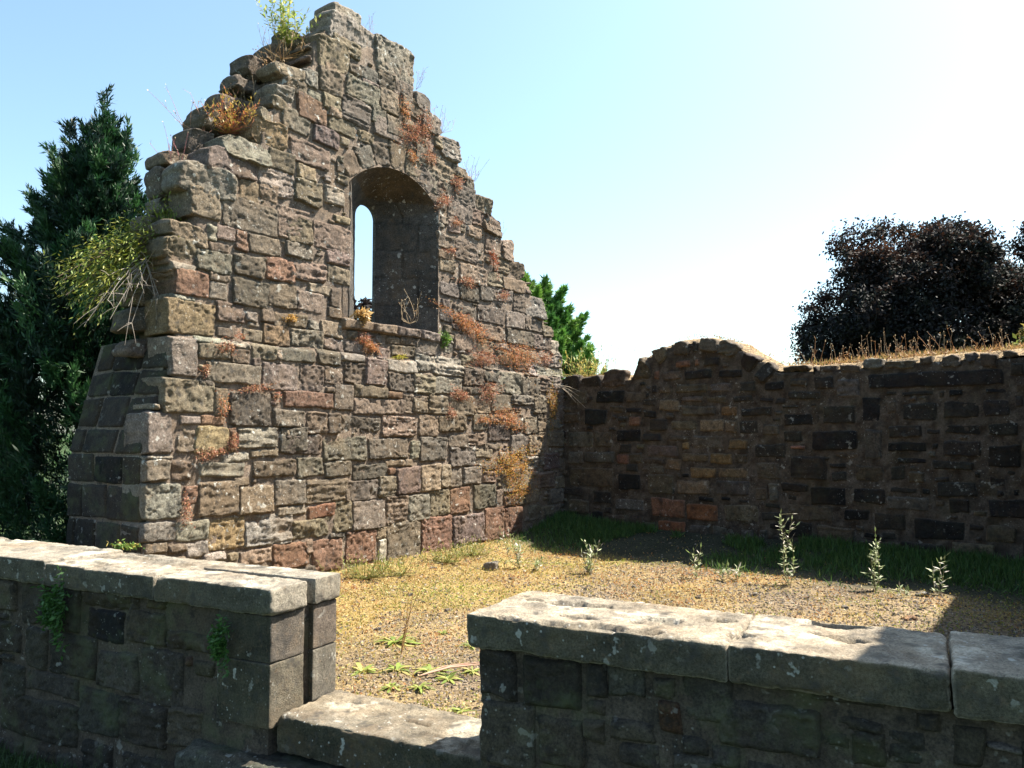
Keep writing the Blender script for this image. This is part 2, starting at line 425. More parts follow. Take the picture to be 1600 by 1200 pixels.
def rbox(F, s0, s1, d0, d1, z0, z1, r=.015, res=.012, amp=.006, seed=1.0, col=(.3, .28, .24), flake=0.0, chip=0.0, face_shade=0.0):
    """weathered squared block: rounded box with noise, chipped arrises and flaked top"""
    hs = np.array((s1 - s0, d1 - d0, z1 - z0)) / 2; cen = np.array((s0 + s1, d0 + d1, z0 + z1)) / 2
    V, Fc, n = [], [], 0
    for ax in range(3):
        o1, o2 = [(1, 2), (2, 0), (0, 1)][ax]
        n1 = int(max(3, min(420, math.ceil(2 * hs[o1] / res)))); n2 = int(max(3, min(420, math.ceil(2 * hs[o2] / res))))
        for sg in (-1, 1):
            A, B = np.meshgrid(np.linspace(-1, 1, n1 + 1) * hs[o1], np.linspace(-1, 1, n2 + 1) * hs[o2])
            p = np.zeros(A.shape + (3,)); p[..., o1] = A; p[..., o2] = B; p[..., ax] = sg * hs[ax]
            idx = np.arange(A.size).reshape(A.shape) + n
            f = np.stack([idx[:-1, :-1], idx[:-1, 1:], idx[1:, 1:], idx[1:, :-1]], -1).reshape(-1, 4)
            if sg < 0: f = f[:, ::-1]
            V.append(p.reshape(-1, 3)); Fc.append(f); n += A.size
    p = np.concatenate(V); f = np.concatenate(Fc)
    wp = p + cen + np.array((seed * 7.3, seed * 3.1, 0))
    rr = r * (1 + chip * np.clip(fbm(wp * 7, 3, 81) * 2.2, 0, 3))
    rr = np.minimum(rr, hs.min() * .9)[:, None]
    qn = np.clip(p, -hs + rr, hs - rr); dv = p - qn; ln = np.linalg.norm(dv, axis=1, keepdims=True)
    N = dv / np.maximum(ln, 1e-9)
    q = qn + N * rr
    disp = amp * 1.6 * fbm(wp * 8, 5, 82, .6) + amp * .5 * vn(wp * 55, 83)
    q = q + N * disp[:, None]
    up = sm(.6, .95, N[:, 2])
    fl = fbm(wp * np.array((2.6, 4.5, 1)), 4, 84, .55)
    crack = sm(.17, .21, fl) * up
    q[:, 2] -= flake * crack
    hole = sm(.36, .44, fbm(wp * np.array((3.2, 6, 1)), 3, 88)) * up
    q[:, 2] -= flake * 1.6 * hole
    c = .52 * np.array(col) * (1 + .35 * fbm(wp * 5, 4, 85))[:, None]
    c = c * (1 - .30 * crack)[:, None] + np.array((.04, .02, 0)) * (fbm(wp * 3.3, 3, 86) * up)[:, None]
    c = c * (1 - .62 * hole)[:, None] * (1 + .45 * fbm(wp * 16, 4, 87) * up)[:, None]  # flaked hollows get their shadow painted in; random mottling on top
    c = c + (np.array((.22, .21, .175)) * (sm(.10, .30, fbm(wp * 4.2, 5, 90, .65)) * up)[:, None]) * (flake > 0)
    if face_shade:
        face = sm(.5, .9, N[:, 1]) * face_shade  # outward faces take a painted shade in dark green-brown
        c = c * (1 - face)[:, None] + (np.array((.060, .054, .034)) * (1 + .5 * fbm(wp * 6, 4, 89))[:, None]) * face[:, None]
    q = q + cen
    return F.P(q[:, 0], q[:, 2], q[:, 1]), f, c

# ================================================================== GROUND
def front_side(x, y):       # distance outward from the outer face of the low wall
    return (x - W0[0]) * WN[0] + (y - W0[1]) * WN[1]
def floor_z(x, y):
    x, y = np.asarray(x, float), np.asarray(y, float)
    d = front_side(x, y)
    dg = (x - GO[0]) * GN[0] + (y - GO[1]) * GN[1]
    db = (x - CORNER[0]) * BN[0] + (y - CORNER[1]) * BN[1]
    inside = -.09 + .09 * np.exp(-(np.clip(dg, 0, 9) / .45) ** 2) + .16 * np.exp(-(np.clip(db, 0, 9) / .7) ** 2)
    q = np.stack([x.ravel(), y.ravel(), np.zeros(x.size)], 1)
    nz = (.022 * fbm(q * 1.7, 4, 91) + .006 * vn(q * 14, 92)).reshape(x.shape)
    t = sm(-.40, -.10, d)
    return inside * (1 - t) + (-.50) * t + nz

def axis(a, b, st, far):
    c = np.arange(a, b + st, st); g = []
    x = st
    while sum(g) < far: x *= 1.35; g.append(x)
    return np.concatenate([c[0] - np.cumsum(g)[::-1], c, c[-1] + np.cumsum(g)])
ax_, ay_ = axis(-6.5, 7.5, .055, 900), axis(1.5, 12.5, .055, 900)
GX, GY = np.meshgrid(ax_, ay_)
GZ = floor_z(GX, GY)
idx = np.arange(GX.size).reshape(GX.shape)
gf = np.stack([idx[:-1, :-1], idx[:-1, 1:], idx[1:, 1:], idx[1:, :-1]], -1).reshape(-1, 4)
gx, gy = GX.ravel(), GY.ravel()
gq = np.stack([gx, gy, np.zeros(gx.size)], 1)
gd, gdg = front_side(gx, gy), (gx - GO[0]) * GN[0] + (gy - GO[1]) * GN[1]
gdb = (gx - CORNER[0]) * BN[0] + (gy - CORNER[1]) * BN[1]
def cover_mask(x, y):       # where the orange ground cover grows instead of bare gravel
    q = np.stack([x, y, np.zeros(len(x))], 1)
    dg = (x - GO[0]) * GN[0] + (y - GO[1]) * GN[1]; d = front_side(x, y)
    return np.clip(sm(2.6, .5, dg) * sm(-.5, -2.2, d) + .44 + .75 * fbm(q * 1.3, 4, 93), 0, 1)
cm = cover_mask(gx, gy)[:, None]
gcol = np.array((.155, .118, .082)) * (1 - cm) + np.array((.19, .138, .056)) * cm
gcol = gcol * (1 + .35 * fbm(gq * 3, 4, 94))[:, None]
wall_shade = sm(1.75, 1.15, gdb + .25 * fbm(gq * 2.2, 3, 96))[:, None]  # back wall's cast shade painted into the ground colour, edge broken by noise
gcol = gcol * (1 - wall_shade) + np.array((.045, .047, .030)) * (1 + .4 * fbm(gq * 4, 4, 97))[:, None] * wall_shade
outg = (sm(-.3, .05, gd) + sm(.0, -.4, gdg) + sm(0, -.3, gdb)).clip(0, 1)[:, None]
gcol = gcol * (1 - outg) + np.array((.03, .05, .016)) * (1 + .3 * fbm(gq * 2, 3, 95))[:, None] * outg
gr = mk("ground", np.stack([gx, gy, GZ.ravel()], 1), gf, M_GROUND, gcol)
tag(gr, "gravel floor inside the ruin with grass beyond its walls", "ground", kind="structure")

# ================================================================== GABLE WALL
WS0, WS1, SILLZ, SPRZ, CRZ = FG.hit(545, 400)[0], FG.hit(684, 420)[0], 2.43, 3.80, 4.09
WC, WH = (WS0 + WS1) / 2, (WS1 - WS0) / 2
AR = (WH ** 2 + (CRZ - SPRZ) ** 2) / (2 * (CRZ - SPRZ)); ACZ = CRZ - AR
def in_window(s, z, g=0.0):
    return (np.abs(s - WC) < WH + g) & (z > SILLZ - g) & np.where(z < SPRZ, True, (s - WC) ** 2 + (z - ACZ) ** 2 < (AR + g) ** 2)

gable = empty("gable_wall", (GO[0], GO[1], 0), "tall ruined sandstone gable with one arched window and a jagged stepped top", "ruined wall")
# outline of the front leaf, read off the photograph onto the wall's own plane
OUT = [(262, 525), (268, 470), (250, 400), (258, 372), (300, 372), (292, 325), (290, 268), (330, 250), (345, 220), (400, 215), (402, 170), (428, 150), (440, 108), (478, 100),
       (482, 62), (500, 42), (524, 28), (548, 18), (565, 28), (568, 55), (592, 68), (645, 98), (650, 150), (672, 168), (682, 195), (718, 222), (720, 252), (740, 272), (746, 302),
       (765, 312), (768, 336), (780, 346), (786, 372), (800, 380), (803, 402), (816, 407), (818, 433), (830, 442), (836, 467), (850, 478), (856, 512), (870, 540), (876, 592)]
OUTP = [FG.hit(x, y) for x, y in OUT]
s_end = s_c + .25
OUTP += [(s_end, FG.hit(876, 592)[1]), (s_end, -.2), (FG.hit(218, 850)[0], -.2), FG.hit(218, 705), FG.hit(262, 560)]
OUTP = np.array(OUTP)
mg = Masonry(FG, .0112, rough=.95, joint=-.004, tone=.86, edge=.012)
mg.outline = OUTP; mg.outz = 2.25
T = lambda ox, oy, t: mg.tile(ox, oy, 5.714, t, dep=.27)
T(200, 500, """350 160 590 510 g;580 150 880 212 l;600 222 880 360 b;880 180 1070 245 l;890 258 1065 395 b;1070 215 1285 365 o;1290 270 1340 385 b;
1080 335 1150 420 p;660 385 1150 570 g;600 500 800 600 p;1165 390 1490 625 g;275 520 740 830 o;745 610 870 860 t;875 640 1250 945 d;1265 800 1550 955 d;
430 855 610 935 g;612 855 830 945 r;140 840 370 1180 g;405 960 572 1180 t;575 950 862 1180 y;866 965 940 1175 r;945 960 1312 1145 l;1320 960 1570 1185 d""")
T(200, 690, """130 120 370 158 l;118 165 350 355 g;352 165 520 352 b;610 190 1010 315 l;815 102 1058 187 l;1062 66 1310 132 b;1075 175 1475 315 b;
112 365 445 690 l;468 395 590 560 r;592 355 948 665 b;910 310 1060 385 b;952 390 1275 640 b;1280 335 1555 570 g;1305 575 1560 655 l;
105 705 395 885 l;400 705 690 885 l;115 890 320 1000 b;325 910 490 985 b;500 890 690 1030 l;695 665 1005 955 y;1015 645 1435 925 l;
860 975 970 1060 t;972 965 1252 1095 t;640 980 850 1060 l;1265 895 1570 1130 r""")
T(440, 690, """0 -60 330 115 d;345 -45 725 165 d;745 -35 1090 155 d;1120 -10 1205 155 l;1208 -45 1452 172 d;0 190 95 295 b;105 140 340 310 g;355 178 598 320 g;
603 195 912 335 d;895 160 1142 225 b;920 235 1000 295 r;998 228 1208 465 p;1216 200 1385 445 t;1388 200 1480 405 t;1478 245 1575 402 g;
185 325 542 545 b;545 345 832 525 d;840 305 992 492 b;898 475 1098 725 b;1103 470 1295 705 l;1298 430 1472 665 o;1476 405 1650 635 r;
200 555 440 675 R;440 525 592 805 o;603 528 888 778 p;72 678 392 855 o;398 808 532 862 d;542 795 822 1075 r;828 758 912 862 t;838 866 908 1085 L;
912 708 1208 1068 b;1216 655 1495 990 r;248 865 517 1145 r;182 868 243 1005 b;885 1085 970 1170 l;978 1070 1112 1140 g""")
T(640, 690, """355 645 640 910 p;640 585 824 880 r;828 578 980 855 r;548 385 738 595 d;740 425 805 585 b;812 475 942 572 r;944 455 1005 565 b;328 45 556 225 d;
450 225 612 385 p;565 160 640 235 b;638 145 765 255 p;628 256 745 365 b;558 55 705 152 b;795 255 1052 445 g;1015 125 1112 250 l;590 895 775 990 g;370 905 585 990 b""")
T(640, 520, """320 905 500 1025 b;500 885 640 1005 b;55 735 228 925 b;228 735 475 885 b;0 555 138 725 b;140 555 315 725 b;318 555 535 735 b;35 195 182 345 l;
180 215 452 395 l;12 365 192 555 b;190 398 435 552 l;448 325 638 475 d;638 345 752 435 d;752 345 968 545 g;970 395 1142 552 d;1142 398 1218 545 b;1215 398 1315 545 l;
440 485 615 560 d;885 555 1082 645 l;1080 555 1195 725 b;875 905 1032 1095 g;1030 905 1170 1095 b;995 745 1112 905 b;1112 735 1195 905 b;
1145 195 1345 312 l;1125 308 1355 392 l;450 195 562 315 b;560 225 642 325 b;640 255 785 335 g;540 725 672 875 g;670 825 872 965 d;640 985 785 1055 b;
548 585 702 725 b;700 555 882 705 b;45 75 262 205 g""")
T(440, 500, """68 85 372 252 g;-95 245 272 375 d;298 265 492 405 d;375 165 545 272 p;342 5 547 155 t;238 5 340 95 l;508 298 714 375 l;533 385 718 585 b;722 345 914 585 p;
916 362 1180 470 L;922 476 1155 645 g;1158 486 1342 662 b;128 398 348 645 g;358 418 522 575 b;360 595 440 655 b;438 578 604 805 p;618 588 912 700 b;908 645 1052 705 r;
-10 645 425 785 r;618 706 1080 845 b;1058 666 1278 835 b;198 826 382 1015 b;380 826 498 1015 d;503 865 855 995 d;858 855 1168 1045 b;0 968 202 1042 b;
930 145 1052 215 b;1054 158 1187 235 b;1188 178 1412 315 g;978 228 1192 325 b;560 185 735 295 g;835 245 955 345 p""")
T(230, 340, """200 60 535 245 t;120 190 438 405 o;215 408 432 472 l;243 470 552 695 r;238 698 432 742 l;178 742 603 1050 y;443 290 762 492 g;556 578 708 745 g;
555 498 742 562 t;762 556 1082 795 d;778 330 1052 532 d;545 228 732 312 b;620 68 776 212 p;543 68 622 205 l;784 105 892 295 r;902 158 1187 325 b;
1058 366 1305 565 r;1078 586 1338 805 b;1245 228 1485 365 g;1305 388 1600 575 b;1342 666 1575 845 p;608 766 878 945 p;618 976 775 1075 p;858 996 1028 1115 t;
1033 958 1262 1145 y;888 838 988 935 l;898 930 1012 982 l;1013 818 1133 945 t;1133 848 1262 975 b;1262 868 1432 985 b""")
T(430, 330, """458 346 668 485 p;468 496 668 655 t;100 60 335 285 b;338 120 668 350 b;528 38 668 115 t;588 686 682 855 y;498 686 588 860 b;300 645 502 735 t;600 858 690 935 t;470 860 600 950 b""")
T(230, 200, """325 350 805 600 l;388 530 658 805 b;668 640 1168 925 p;818 478 1003 665 b;1000 498 1172 645 t;530 195 972 425 p;690 75 1082 285 l;1080 200 1322 385 b;
990 350 1315 605 l;1338 328 1505 465 t;1320 458 1565 685 b;1168 718 1452 1005 b""")
T(350, 60, """318 636 458 745 t;288 722 578 965 y;520 638 765 835 g;653 528 918 745 r;798 798 1032 965 p;588 928 935 1135 b;410 538 552 635 o;435 418 625 575 l;
558 368 745 495 b;480 240 718 375 t;722 278 832 435 l;848 278 1062 505 b;900 218 1082 345 b;748 468 872 565 l;878 498 1042 645 b;928 618 1058 705 t;928 718 1182 855 b;
1048 538 1305 775 p;1088 378 1385 575 g;1040 888 1120 965 t""")
T(480, 0, """75 350 372 620 o;180 185 612 460 l;250 95 492 255 l;618 395 948 735 l;228 340 475 485 b;468 608 632 725 g;630 638 782 785 b;778 728 945 885 p;490 725 642 792 g;
638 798 822 1015 b;818 878 1012 1035 b;948 848 1102 995 d;378 578 472 665 b;568 948 702 1105 g;698 1048 852 1205 g;1008 1028 1192 1205 p""")
T(560, 150, """130 198 402 385 g;378 18 565 155 b;598 158 742 345 p;738 368 915 565 l;478 358 592 445 g;588 408 682 495 p;678 378 745 475 b;498 438 622 605 g;378 428 502 515 b;
658 558 852 765 b;838 618 955 725 b;608 688 832 895 g;858 798 1042 975 g;958 738 1035 845 d;798 948 1012 1125 g;1048 908 1185 1065 b;1008 1018 1135 1155 b;1138 1088 1285 1205 b;488 608 605 785 b""")
T(620, 350, """778 -10 938 112 b;788 98 938 275 b;938 140 1055 325 b;868 278 1002 445 b;1002 335 1135 495 b;518 148 722 335 p;358 88 512 225 b;358 228 502 315 b;368 318 512 435 b;
558 368 802 545 b;798 428 942 565 b;938 488 1145 605 b;378 518 562 645 g;558 528 732 695 d;738 558 862 695 g;858 578 1032 695 g;1038 638 1152 795 p;1148 658 1315 845 l;
498 728 712 895 d;718 738 962 885 p;978 788 1132 935 l;1138 828 1302 955 g;1298 888 1390 1025 b;718 898 972 1045 b;978 948 1222 1085 d;1218 988 1385 1125 d;1378 1058 1445 1175 l""")
# drop listed stones that fall in the window, then fill gaps
def prune(m, test):
    keep = [i for i, S in enumerate(m.S) if not test(S, m.Z[i])]
    m_n = 0; F2 = []
    for i in keep:
        base = m.f[i].min(); F2.append(m.f[i] - base + m_n); m_n += len(m.S[i])
    for nme in ("S", "Z", "H", "pf", "sd", "st", "c", "wm"): setattr(m, nme, [getattr(m, nme)[i] for i in keep])
    m.rects = [m.rects[i] for i in keep]; m.f = F2; m.n = m_n
prune(mg, lambda S, Z: in_window(S, Z, -.03).mean() > .12)
nreal = len(mg.rects)
mg.rects.append((WS0 - .01, SILLZ - .12, WS1 + .01, SPRZ + .02))
for k in range(9):
    a = -1 + 2 * (k + .5) / 9; zc = ACZ + math.sqrt(AR ** 2 - (a * WH) ** 2)
    mg.rects.append((WC + (a - .12) * WH, SPRZ - .05, WC + (a + .12) * WH, zc + .20))
mg.fill(OUTP, [(.40, .2), (.30, .17), (.22, .14), (.15, .11), (.10, .07), (.07, .045), (.04, .03)], "gbbdpbtl", dep=.27)
mgrects = list(mg.rects)
mg.mesh("face_stones", M_GABLE, gable)

# voussoirs round the window head, sill course
mv = Masonry(FG, .0135, rough=.8, joint=.004, tone=.8)
nv_ = 7; a0 = math.asin(WH / AR)
for k in range(nv_):
    t0, t1 = -a0 + 2 * a0 * k / nv_, -a0 + 2 * a0 * (k + 1) / nv_
    ro = AR + rng.uniform(.24, .34)
    q = [(WC + AR * math.sin(t0), ACZ + AR * math.cos(t0)), (WC + AR * math.sin(t1), ACZ + AR * math.cos(t1)),
         (WC + ro * math.sin(t1), ACZ + ro * math.cos(t1)), (WC + ro * math.sin(t0), ACZ + ro * math.cos(t0))]
    mv.quad(q, "bgbobgb"[k], pro=.010, dep=.12, jit=.004, tilt=.004)
mv.mesh("window_arch", M_GABLE, gable)
ms = Masonry(FG, .0135, rough=1.0, joint=.004, tone=.85)
for (a, b, c) in ((WS0 - .10, WS0 + .32, 't'), (WS0 + .32, WS0 + .68, 'b'), (WS0 + .68, WS0 + 1.06, 'g'), (WS0 + 1.06, WS1 + .02, 'g')):
    ms.rect(a, SILLZ - .125, b, SILLZ - .005, c, pro=.05, dep=.10)
ms.mesh("window_sill", M_GABLE, gable)

# body of the wall (mortar and hidden rubble), as thick as the two leaves
res = .03
x0, z0 = OUTP.min(0) - .05; x1, z1 = OUTP.max(0) + .05
nx, nz = int((x1 - x0) / res), int((z1 - z0) / res)
cx, cz = np.meshgrid(x0 + (np.arange(nx) + .5) * res, z0 + (np.arange(nz) + .5) * res)
mask = np.ones_like(cx, bool)
for dx, dz in ((.07, 0), (-.07, 0), (0, .07), (0, -.05), (.05, .05), (-.05, .05)):
    mask &= inpoly(OUTP, cx + dx, cz + dz)
mask &= ~in_window(cx, cz, 0.0)
core_mesh(FG, mask, x0, z0, res, -.010, -.52, "mortar_core", M_GABLE, gable, .80)

# rear leaf: its stones show along the stepped left edge and the top
FGB = Frame(GO - .56 * GN, GU, -GN)
FBK = Frame(GO - .30 * GN, GU, GN)
BK = [(188, 560), (186, 480), (215, 420), (215, 330), (238, 322), (240, 228), (300, 214), (303, 176), (318, 160), (352, 158), (352, 128), (372, 98), (408, 92), (412, 64),
      (470, 60), (500, 46), (538, 22)]
BKP = [FG.hit(x, y, -.42) for x, y in BK]
BKP += [(p[0] - .10, p[1] - .05) for p in OUTP[20:43]] + [(s_c - .1, .3), (BKP[0][0] + .05, .3)]
mb = Masonry(FBK, .02, rough=1.4, joint=.008, tone=.75)
BKP = np.array(BKP)
mb.outline = BKP
zz = 1.9
zt = BKP[:, 1].max()
while zz < zt:
    hh = rng.uniform(.15, .25)
    zc = zz + hh / 2
    ss = np.arange(-4, 5, .01); ins = ss[inpoly(BKP, ss, np.full(len(ss), zc))]
    if len(ins):
        a, b = ins.min(), ins.max(); lim = a + (1.1 if zz < 4.1 else 9)
        s_ = a
        while s_ < b - .05:
            w = rng.uniform(.22, .42)
            if s_ + w > b - .1: w = b - s_
            if not in_window(np.array([s_, s_ + w / 2, s_ + w]), np.full(3, zc), .03).any():
                mb.rect(s_, zz, s_ + w, zz + hh - .01, "bgodlpb"[rng.integers(7)], pro=.0, dep=.25, tilt=.03, jit=.02)
            s_ += w
    zz += hh
mb.mesh("rear_stones", M_GABLE, gable)

# splayed window reveal from the inner opening to the narrow light
def outline(c, hw, sill, spr, rise, n_j=14, n_a=22):
    Rr = (hw ** 2 + rise ** 2) / (2 * rise); cz_ = spr + rise - Rr; aa = math.asin(min(1, hw / Rr))
    if rise > hw: aa = math.pi - aa
    pts = [(c - hw, z) for z in np.linspace(sill, spr, n_j)[:-1]]
    pts += [(c + Rr * math.sin(t), cz_ + Rr * math.cos(t)) for t in np.linspace(-aa, aa, n_a)]
    pts += [(c + hw, z) for z in np.linspace(spr, sill, n_j)[1:]]
    return np.array(pts)
LC = (FG.hit(553, 400, -.5)[0] + FG.hit(585, 400, -.5)[0]) / 2; LW = (FG.hit(585, 400, -.5)[0] - FG.hit(553, 400, -.5)[0]) / 2
LTOP = FG.hit(566, 319, -.5)[1]
oi = outline(WC, WH - .004, SILLZ - .03, SPRZ, CRZ - SPRZ - .004, 60, 60)
oo = outline(LC, LW, SILLZ + .02, LTOP - LW * .98, LW * .98, 60, 60)
K = 36; ts = np.linspace(0, 1, K + 1)
S = (oi[None, :, 0] * (1 - ts[:, None]) + oo[None, :, 0] * ts[:, None]); Z = (oi[None, :, 1] * (1 - ts[:, None]) + oo[None, :, 1] * ts[:, None])
Dd = np.broadcast_to((.012 - .50 * ts)[:, None], S.shape)
idx = np.arange(S.size).reshape(S.shape)
f = np.stack([idx[:-1, :-1], idx[1:, :-1], idx[1:, 1:], idx[:-1, 1:]], -1).reshape(-1, 4)
# ashlar blocks on the reveal: courses of about .3 m with staggered joints
rowh = .31; row = np.floor((Z - 2.4) / rowh); inz = (Z - 2.4) / rowh - row
jpos = np.where(row % 2 == 0, .58, .34)
gz = np.minimum(inz, 1 - inz) * rowh; gt = np.abs(ts[:, None] - jpos) * .55
low = Z < SPRZ + .05
groove = np.where(low, np.minimum(gz, gt), .1)
gv = sm(.016, .0, groove)
q = np.stack([S.ravel(), Z.ravel(), Dd.ravel()], 1)
amp = (.008 * fbm(q * 10, 5, 101, .6)).reshape(S.shape) - .016 * gv
sgn = np.sign(S - (WC * (1 - ts[:, None]) + LC * ts[:, None]))
S2 = S - sgn * amp * low; Z2 = Z - amp * ~low
blk = _h((row + 50).astype(int), (ts[:, None] > jpos).astype(int) + 0 * row.astype(int), np.zeros(row.shape, int) + (sgn > 0), 5)
rc = np.array((.20, .185, .165)) * (.75 + .5 * blk)[..., None] * (1 + .25 * fbm(q * 5, 4, 102)).reshape(S.shape)[..., None]
rc = np.where(low[..., None], rc, np.array((.22, .155, .09)) * (1 + .5 * fbm(q * (7, 7, 2), 4, 103)).reshape(S.shape)[..., None])
rc = rc * .45 * (1 - .4 * gv)[..., None]  # whole reveal darkened to paint in the recess shade; joints darker
mk("window_reveal", FG.P(S2.ravel(), Z2.ravel(), Dd.ravel()), f, M_GABLE, rc.reshape(-1, 3), gable)
# sloping sill bed between the jambs, outer frame of the light
bed = MB()
n_ = 24
A, B = np.meshgrid(np.linspace(0, 1, n_ + 1), np.linspace(0, 1, n_ + 1))
sl = (WS0 * (1 - B) + (LC - LW) * B) * (1 - A) + (WS1 * (1 - B) + (LC + LW) * B) * A
zl = SILLZ - .02 + .05 * B; dl = .02 - .51 * B
qq = np.stack([sl.ravel(), dl.ravel(), zl.ravel()], 1)
idx = np.arange(A.size).reshape(A.shape)
bed.add(FG.P(sl.ravel(), zl.ravel() + .012 * fbm(qq * 12, 4, 104), dl.ravel()), np.stack([idx[:-1, :-1], idx[:-1, 1:], idx[1:, 1:], idx[1:, :-1]], -1).reshape(-1, 4), np.array((.24, .19, .14)))
oi2 = outline(WC, WH + .06, SILLZ - .12, SPRZ, CRZ - SPRZ + .06, 60, 60)
v = np.concatenate([FG.P(oo[:, 0], oo[:, 1], np.full(len(oo), -.488)), FG.P(oo[:, 0], oo[:, 1], np.full(len(oo), -.53)), FG.P(oi2[:, 0], oi2[:, 1], np.full(len(oo), -.535))])
n_o = len(oo); i0 = np.arange(n_o - 1)
bed.add(v, np.concatenate([np.stack([i0, i0 + n_o, i0 + n_o + 1, i0 + 1], -1), np.stack([i0 + n_o, i0 + 2 * n_o, i0 + 2 * n_o + 1, i0 + n_o + 1], -1)]), np.array((.2, .18, .15)))
oi3 = outline(WC, WH + .07, SILLZ - .03, SPRZ, CRZ - SPRZ + .07, 60, 60)
v = np.concatenate([FG.P(oi[:, 0], oi[:, 1], np.full(n_o, .006)), FG.P(oi3[:, 0], oi3[:, 1], np.full(n_o, -.004))])
bed.add(v, np.stack([i0, i0 + n_o, i0 + n_o + 1, i0 + 1], -1), MORTAR * .7)
bed.build("window_light_frame", M_GABLE, gable)

# battered end of the thick lower wall (buttress), seen in shade at the left
sL = FG.hit(219, 780)[0]
zkink, ztop = FG.hit(219, 705)[1], FG.hit(270, 528)[1]
s_top = FG.hit(268, 528)[0]
EO = GO + sL * GU
def lean(S, Z): return -(s_top - sL) * np.clip((Z - zkink) / (ztop - zkink), 0, 1.05)
FE = Frame(EO, -GN, -GU, lean)
me_ = Masonry(FE, .02, rough=.5, joint=.005, tone=.21)  # tone far below the gable's: shade of this end painted in
z_ = -.2
while z_ < ztop - .03:
    hh = min(rng.uniform(.2, .33), ztop - z_ + .01); s_ = -.01; wmax = 1.06 - .10 * max(0, (z_ - zkink) / (ztop - zkink))
    while s_ < wmax - .05:
        w = rng.uniform(.26, .5)
        if s_ + w > wmax - .12: w = wmax - s_
        me_.rect(s_, z_, s_ + w, z_ + hh, "dgdbdDog"[rng.integers(8)], pro=.006, dep=.10)
        s_ += w
    z_ += hh
me_.mesh("buttress_stones", M_LOW, gable)
EC = MB()
for (z0_, z1_) in ((-.3, zkink), (zkink, ztop)):
    A, B = np.meshgrid(np.linspace(.02, 1.04, 12), np.linspace(z0_, z1_, 14))
    idx = np.arange(A.size).reshape(A.shape); f = np.stack([idx[:-1, :-1], idx[:-1, 1:], idx[1:, 1:], idx[1:, :-1]], -1).reshape(-1, 4)
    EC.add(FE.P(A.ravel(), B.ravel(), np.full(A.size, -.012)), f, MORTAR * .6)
A, B = np.meshgrid(np.linspace(.02, 1.04, 12), np.linspace(-.0, -1.4, 12))       # its sloping top and its back
idx = np.arange(A.size).reshape(A.shape); f = np.stack([idx[:-1, :-1], idx[:-1, 1:], idx[1:, 1:], idx[1:, :-1]], -1).reshape(-1, 4)
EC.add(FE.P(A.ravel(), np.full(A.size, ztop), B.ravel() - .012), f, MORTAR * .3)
zb = np.array((-.3, ztop)); A, B = np.meshgrid(np.linspace(0, -6.5, 30), zb)
idx = np.arange(A.size).reshape(A.shape); f = np.stack([idx[:-1, :-1], idx[:-1, 1:], idx[1:, 1:], idx[1:, :-1]], -1).reshape(-1, 4)
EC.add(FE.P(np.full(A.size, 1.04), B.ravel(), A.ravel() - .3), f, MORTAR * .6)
EC.build("buttress_core", M_LOW, gable)

# ================================================================== BACK WALL
back = empty("boundary_wall", (CORNER[0], CORNER[1], 0), "dark shaded stone wall with pale mortar and a blocked arch rising above its top", "stone wall")
BT = [(876, 589), (985, 585), (1000, 556), (1020, 545), (1050, 530), (1100, 525), (1150, 535), (1185, 553), (1215, 571), (1290, 568), (1350, 562), (1400, 557), (1500, 550), (1600, 543)]
BTP = [FB.hit(x, y) for x, y in BT]
s_bend = 8.2
BTP += [(s_bend, BTP[-1][1]), (s_bend, -.2), (-.05, -.2), (-.05, BTP[0][1])]
BTP = np.array(BTP)
mbk = Masonry(FB, .018, sink=.016, rough=.9, tone=1.0, joint=.010)
mbk.scale = dict(D=.26, d=.24, b=.36, o=.44, g=.42, t=.44, y=.50, p=.50, r=.62, R=.62, l=.42, L=.40); mbk.blend = 0; PAL.update(y=(.36, .225, .105), t=(.32, .225, .14)); mbk.outline = BTP  # stone colours scaled down to paint in the wall's shade
V = ["530 360 655 350 665 270 590 195 o", "700 260 785 205 760 115 660 165 o", "815 195 905 180 910 85 815 85 b", "925 180 966 175 970 90 925 95 d", "975 175 1090 180 1105 65 985 70 o",
     "1105 190 1212 235 1265 120 1115 80 b", "1230 240 1320 310 1390 225 1290 155 d", "1330 320 1400 370 1490 270 1400 215 d"]
for t in V:
    t = t.split(); a = [float(k) for k in t[:8]]
    mbk.quad([FB.hit(860 + a[2 * i] / 4.21, 510 + a[2 * i + 1] / 4.21) for i in range(4)], t[8], pro=.03, dep=.35)
TB = lambda ox, oy, sc, t: mbk.tile(ox, oy, sc, t, dep=.12)
